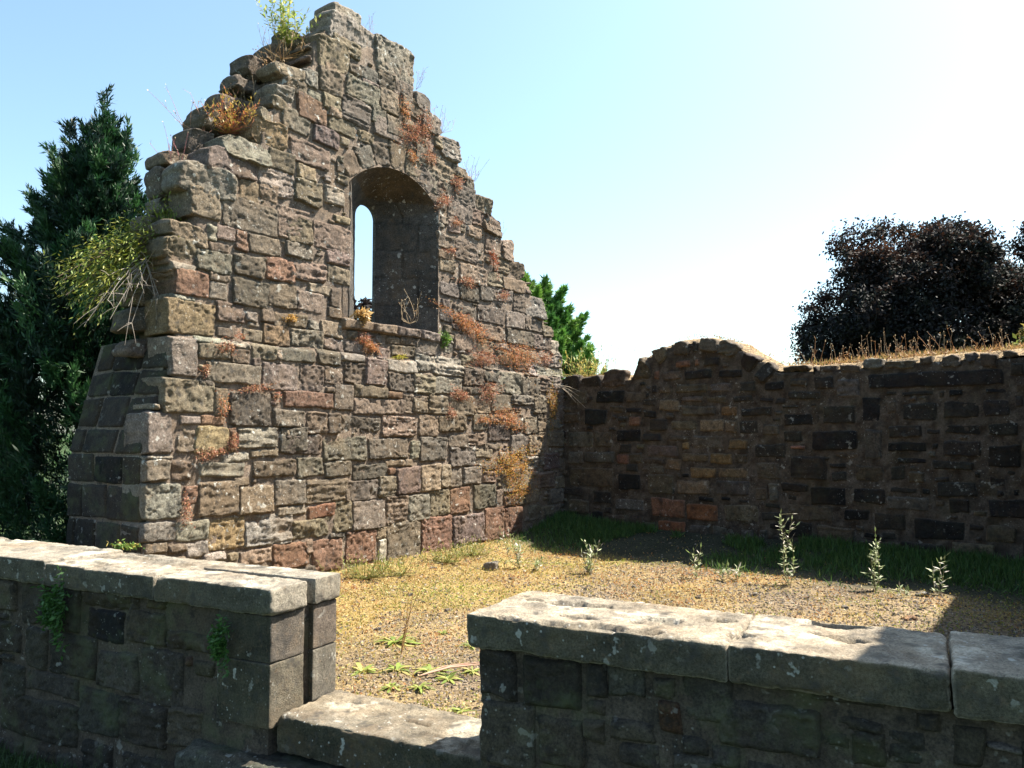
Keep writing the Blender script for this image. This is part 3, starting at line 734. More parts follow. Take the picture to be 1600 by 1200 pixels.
TB(860, 510, 4.21, """75 325 190 410 d;190 325 330 410 d;335 295 495 402 b;120 420 240 520 b;300 420 490 512 D;490 430 610 502 b;220 540 375 655 D;380 520 480 572 b;490 528 605 572 D;
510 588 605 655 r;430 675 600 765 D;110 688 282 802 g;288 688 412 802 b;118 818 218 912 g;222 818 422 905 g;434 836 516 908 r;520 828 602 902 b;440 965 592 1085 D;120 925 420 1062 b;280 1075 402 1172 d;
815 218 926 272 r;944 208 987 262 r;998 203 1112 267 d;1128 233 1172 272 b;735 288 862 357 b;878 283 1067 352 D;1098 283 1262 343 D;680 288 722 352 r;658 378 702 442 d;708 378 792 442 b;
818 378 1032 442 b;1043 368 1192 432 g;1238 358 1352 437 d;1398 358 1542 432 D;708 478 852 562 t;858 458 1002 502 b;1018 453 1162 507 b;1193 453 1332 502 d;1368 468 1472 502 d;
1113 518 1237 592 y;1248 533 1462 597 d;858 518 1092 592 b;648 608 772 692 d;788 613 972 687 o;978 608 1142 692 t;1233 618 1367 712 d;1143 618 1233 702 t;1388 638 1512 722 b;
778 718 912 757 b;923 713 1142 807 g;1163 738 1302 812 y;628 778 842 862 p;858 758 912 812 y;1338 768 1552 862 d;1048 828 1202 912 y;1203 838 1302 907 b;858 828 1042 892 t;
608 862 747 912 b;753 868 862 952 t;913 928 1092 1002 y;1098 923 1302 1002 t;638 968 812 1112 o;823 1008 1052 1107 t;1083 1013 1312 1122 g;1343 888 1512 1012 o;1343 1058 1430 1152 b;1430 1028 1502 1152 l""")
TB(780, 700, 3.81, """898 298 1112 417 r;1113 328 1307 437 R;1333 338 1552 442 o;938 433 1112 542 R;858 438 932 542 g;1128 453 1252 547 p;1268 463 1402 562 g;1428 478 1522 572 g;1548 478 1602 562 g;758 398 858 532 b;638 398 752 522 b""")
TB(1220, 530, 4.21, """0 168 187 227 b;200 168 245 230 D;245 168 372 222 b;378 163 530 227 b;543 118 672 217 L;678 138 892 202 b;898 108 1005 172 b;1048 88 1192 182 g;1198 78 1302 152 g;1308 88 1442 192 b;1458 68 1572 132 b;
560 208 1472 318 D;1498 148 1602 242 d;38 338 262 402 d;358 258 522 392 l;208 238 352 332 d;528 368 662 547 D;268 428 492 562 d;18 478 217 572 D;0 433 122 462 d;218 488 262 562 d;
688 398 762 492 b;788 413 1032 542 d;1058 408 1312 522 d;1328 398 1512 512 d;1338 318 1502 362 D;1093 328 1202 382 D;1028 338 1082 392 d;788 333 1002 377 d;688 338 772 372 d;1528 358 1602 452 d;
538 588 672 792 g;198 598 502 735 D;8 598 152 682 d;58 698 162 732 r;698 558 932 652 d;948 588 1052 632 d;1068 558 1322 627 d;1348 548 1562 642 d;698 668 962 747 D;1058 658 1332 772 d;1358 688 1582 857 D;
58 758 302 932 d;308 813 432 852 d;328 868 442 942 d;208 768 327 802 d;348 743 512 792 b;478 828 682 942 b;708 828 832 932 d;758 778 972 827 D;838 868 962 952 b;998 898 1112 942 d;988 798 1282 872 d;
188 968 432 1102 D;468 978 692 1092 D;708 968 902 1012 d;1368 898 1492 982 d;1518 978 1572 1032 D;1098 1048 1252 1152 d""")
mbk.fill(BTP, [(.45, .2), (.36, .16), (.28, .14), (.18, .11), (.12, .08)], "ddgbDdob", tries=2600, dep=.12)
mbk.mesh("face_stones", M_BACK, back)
res = .035
x0, z0 = BTP.min(0) - .05; x1, z1 = BTP.max(0) + .05
nx, nz = int((x1 - x0) / res), int((z1 - z0) / res)
cx, cz = np.meshgrid(x0 + (np.arange(nx) + .5) * res, z0 + (np.arange(nz) + .5) * res)
mask = inpoly(BTP, cx, cz) & inpoly(BTP, cx, cz + .085) & inpoly(BTP, cx + .05, cz + .05) & inpoly(BTP, cx - .05, cz + .05)
core_mesh(FB, mask, x0, z0, res, -.012, -.50, "mortar_core", M_BACK, back, .25, .010)  # mortar tone lowered for the same painted shade
# turf along the top
tb = MB()
ss = np.arange(.05, s_bend, .04); top = np.interp(ss, BTP[:14, 0], BTP[:14, 1])
A, D_ = np.meshgrid(ss, np.linspace(-.06, -.52, 10))
qq = np.stack([A.ravel(), D_.ravel(), np.zeros(A.size)], 1)
zt_ = np.tile(top, 10) - .075 + .085 * np.sin(np.clip((-D_.ravel() - .06) / .46, 0, 1) * math.pi) + .02 * fbm(qq * 6, 4, 111)
idx = np.arange(A.size).reshape(A.shape)
tb.add(FB.P(A.ravel(), zt_, D_.ravel()), np.stack([idx[:-1, :-1], idx[:-1, 1:], idx[1:, 1:], idx[1:, :-1]], -1).reshape(-1, 4), np.array((.27, .20, .12)))
tb.build("wall_top_turf", M_GROUND, back)

# ================================================================== LOW FRONT WALL, two lengths and the threshold between them
TH = .48; CZ1 = .58; CZ0 = .455
sJ = 0.0
sR = FW.hit(735, 972)[0]
sB = FW.hit(748, 1060, -.02)[0]
def low_stones(parent, listings, s0, s1, z0, z1, fdep, chars="gdbogdb", extra=None):
    m = Masonry(Frame(W0 - fdep * WN, WU, WN), .011, sink=.010, rough=.9, tone=.26, joint=.003)  # low tone puts the faces' shade into the stone colour
    for ox, oy, sc, t in listings: m.tile(ox, oy, sc, t, dep=.10, pro=None)
    m.fill([(s0, z0), (s1, z0), (s1, z1), (s0, z1)], [(.42, .22), (.32, .18), (.24, .14), (.16, .11), (.10, .07)], chars, tries=1200, dep=.10)
    return m
left = empty("low_wall", (W0[0], W0[1], -.5), "low coped stone wall left of the doorway gap with a slotted end", "low wall")
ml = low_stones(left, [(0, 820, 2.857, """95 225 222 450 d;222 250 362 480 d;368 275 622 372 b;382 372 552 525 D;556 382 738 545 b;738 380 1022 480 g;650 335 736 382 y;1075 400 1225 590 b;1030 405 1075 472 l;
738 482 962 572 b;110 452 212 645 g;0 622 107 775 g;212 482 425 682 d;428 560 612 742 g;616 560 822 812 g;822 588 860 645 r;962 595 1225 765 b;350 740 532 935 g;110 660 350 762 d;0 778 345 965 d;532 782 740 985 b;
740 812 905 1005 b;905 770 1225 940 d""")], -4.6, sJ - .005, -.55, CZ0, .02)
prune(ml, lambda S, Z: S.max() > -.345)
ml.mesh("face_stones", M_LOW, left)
bx = MB()
bx.add(*rbox(FW, -4.6, -.035, -.46, -.03, -.6, CZ0 - .003, .004, .05, .004, 3.0, MORTAR * .5))
bx.build("mortar_core", M_LOW, left)
for k, (a, b, dz) in enumerate(((-4.6, -3.1, .005), (-3.09, -1.66, .008), (-1.65, -.775, -.002), (-.768, .012, .0))):
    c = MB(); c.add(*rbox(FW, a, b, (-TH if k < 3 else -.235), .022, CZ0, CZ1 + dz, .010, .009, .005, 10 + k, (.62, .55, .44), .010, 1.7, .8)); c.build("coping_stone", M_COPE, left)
c = MB(); c.add(*rbox(FW, -.768, .012, -TH, -.285, CZ0, CZ1, .009, .010, .004, 21, (.56, .50, .40), .006, .9)); c.build("coping_stone", M_COPE, left)
for k, (d0, d1, z0_, z1_, cc) in enumerate(((-.228, -.0, .235, CZ0 - .004, (.27, .23, .19)), (-.228, -.0, -.06, .231, (.28, .245, .185)), (-.47, -.292, .235, CZ0 - .004, (.27, .22, .18)), (-.47, -.292, -.02, .231, (.30, .27, .22)))):
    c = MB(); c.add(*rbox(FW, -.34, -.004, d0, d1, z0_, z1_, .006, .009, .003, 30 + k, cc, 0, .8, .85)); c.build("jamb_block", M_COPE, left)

right = empty("low_wall", (W1[0], W1[1], -.5), "low coped stone wall right of the doorway gap with broad lichened slabs", "low wall")
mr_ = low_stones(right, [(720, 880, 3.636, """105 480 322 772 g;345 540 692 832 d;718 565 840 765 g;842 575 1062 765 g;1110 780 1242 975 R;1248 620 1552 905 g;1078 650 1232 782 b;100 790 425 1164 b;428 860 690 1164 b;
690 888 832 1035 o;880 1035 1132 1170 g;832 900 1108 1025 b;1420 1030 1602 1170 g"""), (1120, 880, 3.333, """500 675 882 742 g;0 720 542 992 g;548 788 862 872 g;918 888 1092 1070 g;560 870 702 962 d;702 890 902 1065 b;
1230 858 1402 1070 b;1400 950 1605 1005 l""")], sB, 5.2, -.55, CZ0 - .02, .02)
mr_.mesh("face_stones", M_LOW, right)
bx = MB(); bx.add(*rbox(FW, sB + .03, 5.2, -.46, -.03, -.6, CZ0 - .003, .004, .05, .004, 4.0, MORTAR * .5)); bx.build("mortar_core", M_LOW, right)
# squared stones closing the end of the right-hand wall
for k, (z0_, z1_) in enumerate(((-.06, .21), (.215, CZ0 - .02))):
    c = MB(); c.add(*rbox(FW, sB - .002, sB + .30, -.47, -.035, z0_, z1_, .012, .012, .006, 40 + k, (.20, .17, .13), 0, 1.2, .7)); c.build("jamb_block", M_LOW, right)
j1, j2 = FW.hit(1140, 1030)[0], FW.hit(1487, 1072)[0]
for k, (a, b, dz, fo) in enumerate(((sR, j1 - .002, 0, .03), (j1 + .002, j2 - .004, .0, .03), (j2 + .006, j2 + 1.5, .012, .045), (j2 + 1.506, 5.2, .0, .03))):
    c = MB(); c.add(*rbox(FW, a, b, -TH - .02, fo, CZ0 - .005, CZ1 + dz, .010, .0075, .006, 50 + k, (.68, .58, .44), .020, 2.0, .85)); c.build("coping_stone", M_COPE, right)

th = empty("threshold", (W0[0] + .6 * WU[0], W0[1] + .6 * WU[1], -.5), "long worn sandstone doorsill with chipped edge between the two low walls", "doorsill")
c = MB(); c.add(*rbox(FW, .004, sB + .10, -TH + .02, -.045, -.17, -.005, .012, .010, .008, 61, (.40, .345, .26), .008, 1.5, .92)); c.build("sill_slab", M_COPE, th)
c = MB(); c.add(*rbox(FW, -.5, sB + .2, -TH + .05, .10, -.6, -.19, .02, .014, .012, 62, (.13, .125, .10), 0, 1.5)); c.build("footing_course", M_LOW, th)

# ================================================================== END WALL of the ruin, out of frame on the right; it shades the right of the floor
kx = 1 / math.tan(SUN_EL)
A0 = np.array((1.22, 2.80)); ZT = 4.0
d1 = np.array((.565, .825)); d1 /= np.linalg.norm(d1)
B0 = A0 + (ZT - .58) * kx * np.array((math.sin(SUN_AZ), math.cos(SUN_AZ)))
en = np.array((-d1[1], d1[0]))
FX = Frame(B0, d1, en)
tend = 5.2
endw = empty("end_wall", (B0[0], B0[1], 0), "tall dark stone end wall closing the ruin beyond the right edge of the view", "stone wall")
mx_ = Masonry(FX, .05, rough=1, joint=.008, tone=.8)
z_ = -.2
while z_ < ZT - .01:
    hh = min(rng.uniform(.2, .32), ZT - z_); s_ = -1.6
    while s_ < tend:
        w = rng.uniform(.3, .6); mx_.rect(s_, z_, s_ + w, z_ + hh, "dgdbog"[rng.integers(6)], pro=.0, dep=.2); s_ += w
    z_ += hh
mx_.mesh("face_stones", M_BACK, endw)
c = MB(); c.add(*rbox(FX, -1.6, tend, -.55, -.03, -.5, ZT - .01, .02, .12, .01, 70, MORTAR * .6)); c.build("mortar_core", M_BACK, endw)

# ================================================================== PLANTS
def leafquads(P, D, N, L, W, mid=.45):
    D = D / np.linalg.norm(D, axis=1, keepdims=True)
    S = np.cross(D, N); S /= np.maximum(np.linalg.norm(S, axis=1, keepdims=True), 1e-6)
    L = np.broadcast_to(L, (len(P),))[:, None]; W = np.broadcast_to(W, (len(P),))[:, None]
    m = P + D * L * mid
    v = np.stack([P, m + S * W / 2, P + D * L, m - S * W / 2], 1).reshape(-1, 3)
    return v, np.arange(len(v)).reshape(-1, 4)
def rdir(n): 
    d = rng.normal(size=(n, 3)); return d / np.linalg.norm(d, axis=1, keepdims=True)
def tube(pts, rad, k=5):
    pts = np.asarray(pts, float); n = len(pts); rad = np.broadcast_to(rad, (n,))
    t = np.gradient(pts, axis=0); t /= np.linalg.norm(t, axis=1, keepdims=True)
    ref = np.where(np.abs(t[:, 2:3]) > .9, np.array([[1., 0, 0]]), np.array([[0, 0, 1.]]))
    a = np.cross(t, ref); a /= np.linalg.norm(a, axis=1, keepdims=True); b = np.cross(t, a)
    ang = np.arange(k) / k * 2 * math.pi
    v = pts[:, None] + rad[:, None, None] * (np.cos(ang)[None, :, None] * a[:, None] + np.sin(ang)[None, :, None] * b[:, None])
    idx = np.arange(n * k).reshape(n, k); r = np.roll(idx, -1, 1)
    return v.reshape(-1, 3), np.stack([idx[:-1], r[:-1], r[1:], idx[1:]], -1).reshape(-1, 4)
def rep(c, n): return np.repeat(c, n, axis=0)

def trunk(parent, base, top, r, branches, col=(.09, .07, .05), seed=0):
    b = MB(); base, top = np.array(base, float), np.array(top, float)
    ts = np.linspace(0, 1, 9)
    pts = base + (top - base) * ts[:, None]; pts[1:-1, :2] += rng.uniform(-.06, .06, (7, 2)) * r * 3
    b.add(*tube(pts, r * (1 - .8 * ts), 8), np.array(col))
    for tip in branches:
        t0 = rng.uniform(.25, .8); p0 = base + (top - base) * t0; tip = np.array(tip)
        mid = (p0 + tip) / 2 + np.array((0, 0, -.05 * np.linalg.norm(tip - p0)))
        tt = np.linspace(0, 1, 6)[:, None]; pp = (1 - tt) ** 2 * p0 + 2 * tt * (1 - tt) * mid + tt ** 2 * tip
        b.add(*tube(pp, np.linspace(r * .35, r * .06, 6), 5), np.array(col))
    return b.build("trunk", M_BARK, parent)

def plume_tree(loc, H, rfun, label, nplume, nsub, nleaf, cols, L, W, plen, name="conifer_tree", extra=(), upn=1.15):
    """conifer of upswept feathery plumes: each plume a leaning spindle of sprays"""
    t = empty(name, loc, label, "tree" if H > 2.5 else "shrub"); loc = np.array(loc)
    P, D, C, tips = [], [], [], []
    pl = []
    for k in range(nplume):
        u = rng.uniform(0, .97) ** 1.15; th = rng.uniform(0, 2 * math.pi); pl.append((u, th, None))
    for e in extra: pl.append((None, None, e))
    for (u, th, e) in pl:
        if e is None:
            R_ = rfun(u, th); rr = R_ * math.sqrt(rng.uniform(.22, .95)); ln = plen * rng.uniform(.6, 1.3) * (1 - .45 * u)
            out = np.array((math.cos(th), math.sin(th), upn + .8 * u)) + rng.normal(0, .18, 3); out /= np.linalg.norm(out)
            tip = np.array((rr * math.cos(th), rr * math.sin(th), H * u)) + out * ln * .35; base = tip - out * ln
        else:
            tip = np.array(e[:3]); out = np.array((e[3], rng.normal(0, .1), 1.0)); out /= np.linalg.norm(out); ln = e[4]; base = tip - out * ln
        if tip[2] < .15: continue
        tips.append(tip); c0 = np.array(cols[rng.integers(len(cols))]) * rng.uniform(.65, 1.25)
        for j in range(nsub):
            q = rng.uniform(0, 1); ctr = base + out * ln * q + rng.normal(0, 1, 3) * ln * .17 * (1.05 - q)
            sd = out + rng.normal(0, .45, 3) * (1.1 - .6 * q); sd /= np.linalg.norm(sd)
            n = int(nleaf * rng.uniform(.6, 1.3)); w = rng.uniform(-.5, .5, n); sl = ln * .26
            P.append(ctr + sd * (w * sl)[:, None] + rng.normal(0, .13 * sl, (n, 3)) * (.75 - w)[:, None])
            D.append(sd + rng.normal(0, .38, (n, 3))); C.append(np.tile(c0, (n, 1)) * rng.uniform(.65, 1.35, (n, 1)))
    P, D, C = np.concatenate(P) + loc, np.concatenate(D), np.concatenate(C); n = len(P)
    v, f = leafquads(P, D, rdir(n), L * rng.uniform(.5, 1.5, n), W * rng.uniform(.7, 1.3, n))
    mk("crown", v, f, M_NEEDLE, rep(C, 4), t, False)
    trunk(t, loc + (0, 0, -.3), loc + (0, 0, H * .9), .13 * H / 5, [loc + (0, 0, .3 * tp[2]) + np.array((.6, .6, .6)) * tp * (1, 1, 1) for tp in tips[::max(1, len(tips) // 30)] if tp[2] > .3 * H])
    return t
def lcyp(u, th): return (2.15 * (1 - u) ** .95 + .03) * (1 + .20 * math.sin(3 * th + 7 * u) + .14 * math.sin(5 * th - 17 * u))
plume_tree((-4.52, 8.6, -.1), 4.75, lcyp, "tall dark green conifer standing left of the gable's shaded end", 560, 14, 46, [(.014, .048, .020), (.026, .085, .028), (.036, .10, .030), (.012, .036, .018)], .075, .017, .95,
    extra=((.05, 0, 5.08, .1, .8), (.0, .1, 4.92, 0, .9), (.12, -.1, 4.85, .1, .9), (-.1, 0, 4.78, -.1, .9), (.1, .1, 4.66, .1, 1.0), (-.2, .1, 4.5, -.2, 1.0), (.3, 0, 4.5, .2, 1.0), (.24, .1, 4.80, .35, .6), (-.60, .1, 4.55, -.45, .8), (-.28, -.1, 4.72, -.3, .7), (.50, -.2, 4.45, .5, .7), (-.80, 0, 4.05, -.6, .8), (.72, .1, 4.25, .5, .7), (-.92, -.2, 3.62, -.6, .8), (.85, -.2, 3.9, .4, .7)))
def rcyp(u, th): return 2.1 * math.sqrt(max(0, 1 - u ** 2.0)) * (1 + .08 * math.sin(4 * th + 9 * u))
plume_tree((.12, 16, -.1), 4.55, rcyp, "rounded bright green conifer showing just right of the gable above the wall", 820, 15, 34, [(.08, .20, .035), (.12, .26, .045), (.17, .30, .055), (.05, .13, .03)], .11, .028, .56)
plume_tree((-6.9, 10.2, -.1), 2.0, lambda u, th: .8 * (1 - u) ** .6, "small light green bush low at the far left behind the wall end", 70, 8, 30, [(.05, .12, .03), (.09, .18, .05)], .08, .025, .5, "garden_bush")

def broadleaf(loc, H, rx, rz, cz, label, cat, group, nclump, nleaf, cols, L, name="copper_beech_tree", hl=.1):
    t = empty(name, loc, label, cat, group); loc = np.array(loc)
    P, C, tips = [], [], []
    nl = 34; lob = []
    for k in range(nl):                      # boughs: each carries its own rounded mass of foliage
        zf = 1 - 2 * (k + .5) / nl; ph_ = k * 2.39996 + rng.uniform(-.3, .3); rr_ = math.sqrt(max(0, 1 - zf * zf))
        d = np.array((rr_ * math.cos(ph_), rr_ * math.sin(ph_), zf)); lob.append((d * np.array((rx, rx, rz)) * rng.uniform(.62, .86) + (0, 0, cz), rng.uniform(.24, .40) * rx))
    lob.append((np.array((0, 0, cz)), .7 * rx))
    for k in range(nclump):
        lc_, lr = lob[rng.integers(len(lob))]
        d = rdir(1)[0]; c = lc_ + d * lr * rng.uniform(.3, 1) ** .5 * np.array((1, 1, .85))
        if c[2] < .2: continue
        n = int(nleaf * rng.uniform(.5, 1.5)); sp = rng.uniform(.05, .13) * rx / 2.3 + .02
        if k % 6 == 0: tips.append(c)
        P.append(c + rng.normal(0, 1, (n, 3)) * np.array((sp, sp, sp * .6)))
        u = np.clip((c[2] - cz) / rz, 0, 1); j = min(len(cols) - 1, int(rng.uniform(0, 1) * (1.6 + 2.4 * u) * len(cols) / 4))
        C.append(np.tile(np.array(cols[j]), (n, 1)) * rng.uniform(.6, 1.4, (n, 1)))
    P, C = np.concatenate(P) + loc, np.concatenate(C); n = len(P)
    D = rdir(n) + np.array((0, 0, -.3)); N = rdir(n) * .8 + np.array((0, 0, 1))
    v, f = leafquads(P, D, N, L * rng.uniform(.6, 1.4, n), L * .6 * rng.uniform(.7, 1.3, n))
    mk("crown", v, f, M_DARKLEAF, rep(C, 4), t, False)
    trunk(t, loc + (0, 0, -.2), loc + (0, 0, H * .7), .16 * H / 6, [loc + tp for tp in tips[::max(1, len(tips) // 24)]])
    return t
PURP = [(.010, .012, .010), (.014, .011, .011), (.026, .014, .010), (.055, .024, .012)]
broadleaf((8.75, 17, -.1), 6.2, 2.5, 2.75, 3.2, "broad dark purple leaved tree behind the right part of the wall", "tree", "dark purple trees behind the wall", 3300, 60, PURP, .085)
broadleaf((12.75, 17, -.1), 6.6, 2.35, 3.1, 3.5, "second dark purple tree cut off by the right edge of the photo", "tree", "dark purple trees behind the wall", 2200, 60, PURP, .085)
broadleaf((-1.94, 10.5, -.1), 3.3, .55, .8, 2.5, "dark purple leaved shrub seen through the narrow window light", "shrub", None, 90, 60, PURP, .07, "purple_shrub")
ph = FB.hit(1606, 520, -.6)
pb = FB.P(ph[0], 0, -.75)
broadleaf((pb[0], pb[1], -.1), 2.3, .34, .5, 2.02, "yellow green shrub rising behind the wall at the photo's right edge", "shrub", None, 60, 45, [(.14, .17, .04), (.20, .17, .05), (.10, .13, .03)], .06, "green_shrub")

# --- red and orange creeping plants on the gable's face
CREEP = [  # px centre, px radii, angle, hue, leaves, label
 (650, 206, 30, 22, 40, 'r', 900, "largest rust red creeping plant high on the gable right of the arch"),
 (630, 172, 8, 22, 10, 'o', 150, "thin orange creeping plant above the large red one near the gable top"),
 (670, 246, 9, 14, 30, 'r', 220, "small deep red creeping plant just below the large red one"),
 (642, 245, 6, 14, 20, 'o', 130, "narrow orange creeping plant beside the arch stones"),
 (713, 287, 9, 12, 0, 'r', 200, "small red creeping plant near the gable's right slope above the arch spring"),
 (690, 314, 13, 10, 40, 'r', 240, "red creeping plant at the right springing of the window arch"),
 (711, 348, 8, 7, 0, 'r', 130, "tiny red creeping plant right of the window's upper jamb"),
 (702, 392, 8, 6, 0, 'r', 110, "tiny dark red creeping plant beside the middle of the window's right jamb"),
 (770, 408, 6, 20, 15, 'R', 200, "slim rust coloured creeping plant running down a vertical joint near the right slope"),
 (728, 440, 14, 9, -20, 'r', 240, "orange red creeping plant right of the window's lower jamb"),
 (784, 462, 9, 9, 0, 'r', 180, "round red creeping plant below the slim rust one"),
 (728, 508, 42, 12, -38, 'o', 1100, "long orange creeping plant slanting down from the window's lower right corner"),
 (755, 560, 26, 13, 0, 'r', 650, "red mat of creeping plant under the slanting orange one"),
 (808, 556, 38, 20, -20, 'o', 1200, "broad orange mat of creeping plant along the ledge at the gable's right"),
 (851, 560, 9, 12, 0, 'r', 180, "small red creeping plant at the right end of the ledge"),
 (712, 617, 18, 9, -25, 'r', 420, "bright red creeping plant below the ledge left of the right hand mats"),
 (757, 612, 18, 17, 0, 'r', 420, "loose red creeping plant hanging below the ledge"),
 (786, 655, 30, 15, -20, 'o', 850, "orange red cushion of creeping plant in the middle of the gable's right part"),
 (748, 655, 9, 6, 0, 'o', 130, "tiny orange cushion left of the large middle cushion"),
 (698, 645, 8, 9, 0, 'r', 130, "tiny crimson creeping plant under the bright red one"),
 (796, 728, 34, 30, 0, 'y', 1700, "large golden orange plant cushion low beside the shadow edge"),
 (805, 765, 20, 16, 20, 'y', 420, "loose golden trailing growth under the large golden cushion"),
 (857, 632, 7, 34, 0, 'y', 420, "tall thin golden plant trailing down beside the corner of the walls"),
 (575, 541, 17, 9, -35, 'o', 420, "orange plant tuft under the window sill"),
 (566, 528, 12, 9, 0, 'r', 160, "dull red creeping plant just under the window sill's left end"),
 (345, 543, 20, 11, 0, 'r', 360, "red plant on the ledge near the gable's left end"),
 (312, 577, 7, 10, 0, 'r', 170, "small crimson plant by the pitted grey stone at the left end"),
 (388, 607, 32, 6, 6, 'r', 330, "long flat red plant in a joint right of the left end"),
 (424, 618, 8, 9, 0, 'r', 120, "short rust plant at the right end of the flat red one"),
 (341, 635, 9, 20, 0, 'o', 220, "upright orange plant between two big pitted stones"),
 (357, 688, 8, 17, 0, 'r', 240, "deep red plant right of the yellow stones at the left"),
 (322, 708, 28, 9, 14, 'r', 430, "red plant mat under the yellow stones at the left"),
 (283, 797, 9, 24, 0, 'r', 330, "upright red plant low on the gable near its left corner"),
 (371, 525, 10, 8, 0, 'r', 150, "small red plant above the round boulder"),
]
HUE = dict(r=[(.36, .14, .09), (.42, .20, .11), (.25, .11, .07), (.36, .24, .13)], o=[(.48, .23, .09), (.44, .17, .09), (.36, .22, .09)], R=[(.36, .12, .05), (.28, .09, .05)], y=[(.52, .27, .06), (.42, .28, .06), (.46, .18, .06), (.30, .24, .06)])
def creeper(x, y, rx, ry, ang, hue, n, label, F=FG, d=.0, name="wall_plant", group="creeping plants on the gable", Lf=.019, mat=None, cols=None):
    t = math.radians(-ang); r = .95 * np.sqrt(rng.uniform(0, 1, n)) * (1 + .25 * rng.normal(size=n)); th = rng.uniform(0, 2 * math.pi, n)
    r *= 1 + .3 * np.sin(3 * th + x) + .2 * np.sin(5 * th + y)
    a, b = rx * r * np.cos(th), ry * r * np.sin(th)
    X, Y = x + a * math.cos(t) - b * math.sin(t), y + a * math.sin(t) + b * math.cos(t)
    SZ = np.array([F.hit(p, q, d) for p, q in zip(X, Y)])
    P = F.P(SZ[:, 0], SZ[:, 1], d + .012 + np.abs(rng.normal(0, .024, n)) * np.clip(1.3 - r, .2, 1))
    D = F.n * .8 + rng.normal(0, .6, (n, 3)) + np.array((0, 0, -.25)); N = rdir(n)
    v, f = leafquads(P, D, N, Lf * rng.uniform(.5, 1.4, n), Lf * .45 * rng.uniform(.6, 1.3, n))
    cs = np.array(cols or HUE[hue])[rng.integers(0, len(cols or HUE[hue]), n)] * rng.uniform(.65, 1.35, (n, 1))
    o = mk(name, v, f, M_LEAF, rep(cs, 4), None, False)
    return tag(o, label, "plant", group)
for c in CREEP: creeper(*c[:5], c[5], int(c[6] * (1.7 if c[0] > 480 else .75)), c[7])
GRN = [(.10, .20, .03), (.16, .24, .05), (.07, .14, .03)]
creeper(693, 530, 7, 11, 0, 'r', 260, "small bright green creeper tuft at the right end of the window sill", name="wall_plant", group=None, Lf=.035, cols=GRN)
creeper(621, 558, 12, 3.5, 8, 'r', 160, "small yellow green moss cushion on a ledge stone under the window", name="moss_cushion", group=None, Lf=.02, cols=[(.30, .30, .04), (.40, .33, .05)])
creeper(562, 494, 9, 10, 0, 'r', 220, "straw coloured dry tuft at the left end of the window sill", name="dry_tuft", group=None, Lf=.06, cols=[(.45, .28, .10), (.5, .36, .18)])
creeper(452, 497, 8, 6, 0, 'r', 140, "small golden tuft left of the window below the jamb", name="dry_tuft", group=None, Lf=.025, cols=[(.5, .30, .08), (.4, .24, .08)])
creeper(92, 950, 17, 42, 0, 'r', 900, "dark green trailing fern on the left wall's shaded face under its coping", F=FW, d=.02, name="wall_plant", group=None, Lf=.03, cols=[(.04, .10, .02), (.06, .14, .03)])  # fern leaves, scattered by the same function as the creepers
creeper(350, 1002, 12, 32, 0, 'r', 520, "smaller dark green fern on the left wall's face nearer the doorway", F=FW, d=.02, name="wall_plant", group=None, Lf=.026, cols=[(.04, .11, .02), (.07, .15, .03)])
creeper(190, 852, 22, 6, 0, 'r', 260, "low yellow green weeds at the foot of the buttress behind the coping", F=Frame(EO + .12 * GN, GU, GN), name="weed_patch", group=None, Lf=.03, cols=GRN + [(.35, .28, .08)])

